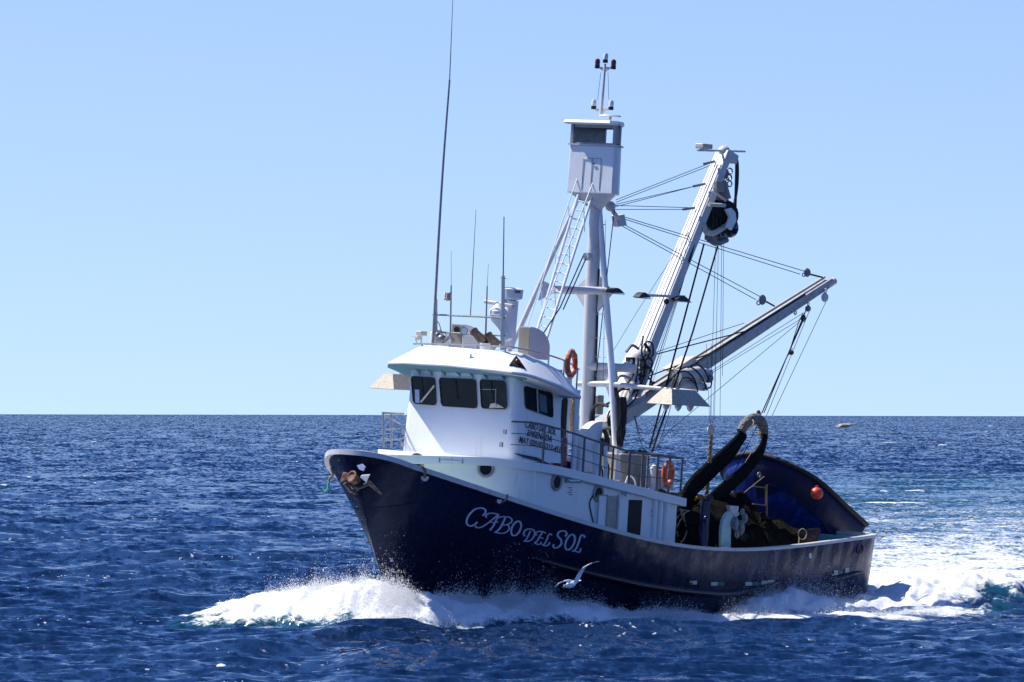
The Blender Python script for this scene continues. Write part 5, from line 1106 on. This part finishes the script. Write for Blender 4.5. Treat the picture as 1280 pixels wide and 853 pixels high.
m = MB(); m.loft([[a_, b2, b2-np.array([0, .12, 0]), a_-np.array([0, .12, 0])] for a_, b2 in zip(A_, B_)]); dav = m.build('purse_davit', TURQ, boat, bevel=.02)
m = MB(); c = [P(px, py, 3.38) for px, py in ((912, 632), (924, 633), (923, 641), (915, 642))]; m.loft([c, [p-np.array([0, .16, 0]) for p in c]]); m.build('davit_head', GREYW, dav, bevel=.02)
for px, py, r in ((919, 655, .16), (926, 660, .17), (931, 648, .12), (921, 668, .10), (928, 640, .08)): m = MB(); qq = P(px, py, 3.4); m.sphere(qq, r, sc=(.6, .6, 1.5)); m.torus(qq, r, .03, (0, 1, 0)); m.build('davit_block', GALV, dav)
# wrapped bundle at the stern
q0 = P(1010, 672, 2.6); m = MB(); m.tube([P(1001, 684, 2.6), P(1003, 675, 2.6), P(1014, 670, 2.7), P(1024, 662, 2.8)], [.20, .34, .30, .08], 12, .8); bd = tagged(m.build('fender_bundle', mat('brown_red_fender', (.06, .026, .02), .8, bump=(12, .8, .05, S1), var=(9, (.22, .07, .04), .5, .7, S1)), origin=q0), 'brown rag-wrapped fender lashed to the port rail near the stern', 'fender')
m = MB(); m.torus(P(1003, 668, 2.95), .17, .018, (.3, 1, 0), 18, 5); m.tube([P(999, 672, 2.95), P(998, 685, 3.1)], .015, 5); tagged(m.build('rope_loop', TAN, origin=P(1003, 668, 2.95)), 'loop of tan rope hanging off the brown fender bundle', 'rope')

# ---- skiff carried on the stern
def skiff():
    # local frame: xs along the skiff from the stem back, ys to port, zs up; tilted bow-up on the stern
    stem_top = P(945, 567, 0.15); stern_top = P(1070, 648, 1.75); 
    L = 5.4; fwd = np.array([stem_top[0]-stern_top[0], 0, stem_top[2]-stern_top[2]]); L = np.linalg.norm(fwd)+.4; e1 = -fwd/np.linalg.norm(fwd)
    e3 = np.array([-e1[2], 0, e1[0]]); e3 = -e3 if e3[2] < 0 else e3; e2 = np.array([0, 1, 0])
    O = stem_top*np.array([1, 0, 1])+np.array([0, .1, 0])
    org = O+e1*2.2-e3*1.4; o = thing('work_skiff', 'dark blue seine skiff carried bow-up across the stern', 'skiff', org)
    def hb(t): return 1.95*(1-(1-min(1, t/.42))**2.3)**.5*(1-.10*max(0, t-.5))
    def gun(t): return -.20*max(0, math.sin(math.pi*t**.6))
    rings = []; NT = 34
    for i in range(NT+1):
        t = (i/NT)**1.4; w = hb(t); x = L*t; zt2 = gun(t); ch_ = w*lerp(.55, .86, min(1, t*2)); zc = lerp(-.75, -1.15, min(1, t*1.6)); kz = lerp(-.9, -1.75, min(1, t*2.2))
        xo = lambda k: .5*max(0, 1-t*4)*k
        sec = [(w, zt2, 0), (lerp(w, ch_, .5), lerp(zt2, zc, .5), .4), (ch_, zc, .9), (ch_*.5, lerp(zc, kz, .6), 1.2), (0, kz, 1.4)]
        port_ = [O+e1*(x+xo(k))+e2*y+e3*z for y, z, k in sec]; stb = [O+e1*(x+xo(k))-e2*(y-.2 if 0 else y)+e3*z for y, z, k in sec][:-1][::-1]
        rings.append(port_+stb)
    m = MB()
    n = len(rings[0]); vs = [p for r in rings for p in r]
    m.v = [tuple(p) for p in vs]
    for i in range(NT):
        for j in range(n-1): m.f.append([i*n+j, i*n+j+1, (i+1)*n+j+1, (i+1)*n+j]); m.mi.append(1 if j in (2, 3, 4, 5) and i > 7 or (j in (4, 5, 6, 7) and i <= 7) else 0)  # lighter bottom paint; starboard bow also painted brighter, as if sunlit
    m.f.append([NT*n+j for j in range(n)]); m.mi.append(0)
    h = m.build('skiff_hull', [SKIFF, SKIFFB], o, origin=org); wl = h.modifiers.new('weld', 'WELD'); wl.merge_threshold = .005; sf = h.modifiers.new('t', 'SOLIDIFY'); sf.thickness = .05
    gp = [r[0] for r in rings]; gs = [r[-1] for r in rings]
    m = MB(); m.tube(gs[::-1]+gp[1:], .075, 10); m.build('gunwale_fender', mat('worn_rubber_fender', (.018, .017, .019), .75, var=(16, (.26, .24, .20), .62, .7, S1)), o, origin=org)
    m = MB(); m.tube([p+e3*.08 for p in gs[::-1]+gp[1:]], .018, 5); m.build('gunwale_strip', CREAM, h)
    h_ = m
    m = MB(); m.tube([r[2]+e2*.03 for r in rings[3:]], .035, 8); m.build('chine_rail', SKIFF, o, origin=org)
    # inner deck so the boat is not hollow to the sky
    m = MB(); m.loft([[r[1]*.5+r[2]*.5 for r in rings], [r[-2]*.5+r[-3]*.5 for r in rings]], closed=False); m.build('skiff_deck', TURQ, o, origin=org)
    # boarding steps on the port bow, tow eye
    m = MB(); a_, b2 = P(942, 607, 1.7), P(959, 609, 1.7)
    for y_ in (608, 630): m.bar(P(941, y_, 2.0), P(958, y_+2, 2.0), .03, .02)
    m.bar(P(958, 606, 2.0), P(958, 652, 2.0), .03, .03); m.build('boarding_step', mat('step_wood', (.20, .13, .07), .7), o, origin=org)
    m = MB(); q = P(949, 594, 1.75); m.torus(q, .07, .03, (0, 1, 0)); m.build('tow_eye', GALV, o, origin=org)
    m = MB(); 
    for px, py, w_, h_2 in ((921, 610, .02, .14), (927, 607, .02, .16)): m.box(P(px, py, -.9)+[.25, 0, 0], (w_, .03, h_2))
    m.build('bow_frame', WHITE, o, origin=org)
    return o
skiff()
q = P(1021, 617, 2.35); m = MB(); m.sphere(q, .20, 20, 12); m.cyl(q+[0, 0, .16], q+[0, 0, .25], .05); tagged(m.build('buoy', REDBUOY, origin=q), 'round red buoy hanging on the side of the dark blue skiff', 'buoy')
# stern deck edge under the skiff
m = MB(); c = [P(1033, 672, 1.2), P(1062, 668, 1.2)]; m.box((-22.0, 0, 2.2), (.25, 2.9, .45)); m.build('stern_ramp', mat('turquoise_ramp_paint', (.07, .32, .36), .5, var=(5, (.16, .30, .25), .5, .7, S1)), boat, bevel=.03)

# ================================================================== birds
def bird(name, lab, origin, span, Rm, wing_pts_l, wing_pts_r, mats_, body_r, length):
    m = MB()
    Rm = np.array(Rm); T = lambda p: np.array(origin)+Rm @ np.array(p)
    # body along +x (head), z up
    L = length; xs = [-.52, -.42, -.25, -.05, .15, .28, .36, .42, .47]; rr = [.25, .45, .8, 1, .85, .55, .48, .50, .30]; zz = [.02, .02, 0, -.01, .0, .02, .045, .05, .045]
    m.tube([T((x*L, 0, z*L)) for x, z in zip(xs, zz)], [r*body_r for r in rr], 12)
    m.cur = 2; m.tube([T((.46*L, 0, .045*L)), T((.54*L, 0, .035*L)), T((.58*L, 0, .015*L))], [body_r*.24, body_r*.13, body_r*.04], 6)
    m.cur = 0; m.loft([[T((-.5*L, -.06*L, .02*L)), T((-.5*L, .06*L, .02*L)), T((-.5*L, 0, .035*L))], [T((-.72*L, -.13*L, .02*L)), T((-.72*L, .13*L, .02*L)), T((-.72*L, 0, .028*L))]])
    for pts in (wing_pts_l, wing_pts_r):
        ps = spline([np.array([x, y, z, c]) for x, y, z, c in pts], 5); rings = []
        for x, y, z, c in ps: rings.append([T((x+c*.5, y, z)), T((x+c*.25, y, z+.09*c)), T((x-c*.2, y, z+.05*c)), T((x-c*.5, y, z)), T((x-c*.2, y, z-.01)), T((x+c*.25, y, z-.02))])
        k = int(len(rings)*.8); m.cur = 0; m.loft(rings[:k+1]); m.cur = 1; m.loft(rings[k:])
    o = m.build(name, mats_, origin=origin, world=True); return tagged(o, lab, 'bird')
gc = ground(715, 731, 0); dist = 181.0; gc = CAM+ray(713, 731)*dist/ray(713, 731)[1]
# gull seen from its left front, banking: head toward the lower left of the view
GW = mat('gull_white_feathers', (.84, .85, .86), .8); GT = mat('gull_dark_wing_tip', (.09, .09, .10), .8, var=(8, (.35, .36, .38), .5, .6, S1)); GB = mat('orange_bill', (.75, .28, .04), .5)
hx = np.array([-.72, -.62, -.30]); hx /= np.linalg.norm(hx); hy = np.cross([.15, 0, 1], hx); hy /= np.linalg.norm(hy); hz = np.cross(hx, hy)
# wings specified in view directions, converted to the bird frame
Rg = np.stack([hx, hy, hz], 1)
def vw(px, py, c, dy=0.0): d = CAM+ray(px, py)*(dist+dy)/ray(px, py)[1]-gc; p = Rg.T @ d; return (p[0], p[1], p[2], c)
bird('seagull', 'white seagull gliding low in front of the navy hull above the foam', gc, 1.4, Rg,
     [vw(716, 728, .22), vw(707, 726, .20, -.1), vw(698, 730, .15, -.2), vw(690, 739, .04, -.3)],
     [vw(720, 728, .24), vw(724, 719, .24, .1), vw(730, 710, .20, .15), (vw(740, 704, .14, .2)), vw(749, 702, .03, .3)], [GW, GT, GB], .10, .52)
pc = CAM+ray(1057, 532)*430/ray(1057, 532)[1]
PBn = mat('pelican_brown_feathers', (.30, .25, .20), .8, var=(6, (.62, .58, .5), .5, .6, S1)); PT = mat('pelican_dark_feathers', (.08, .065, .055), .8); PY = mat('pelican_bill', (.55, .45, .25), .6)
hx = np.array([.95, -.3, .02]); hx /= np.linalg.norm(hx); hy = np.cross([0, 0, 1], hx); hy /= np.linalg.norm(hy); Rp = np.stack([hx, hy, np.cross(hx, hy)], 1)
def vp(px, py, c, dy=0.0): d = CAM+ray(px, py)*(430+dy)/ray(px, py)[1]-pc; p = Rp.T @ d; return (p[0], p[1], p[2], c)
bird('pelican', 'brown pelican flying low over the sea far behind the stern', pc, 2, Rp,
     [vp(1056, 532, .32), vp(1051, 531.5, .3, -.4), vp(1047, 533.5, .22, -.7), vp(1043, 535, .08, -.9)],
     [vp(1059, 532, .32), vp(1063, 530.5, .3, .4), vp(1067, 530, .24, .8), vp(1072, 531, .08, 1.1)], [PBn, PT, PY], .16, 1.1)
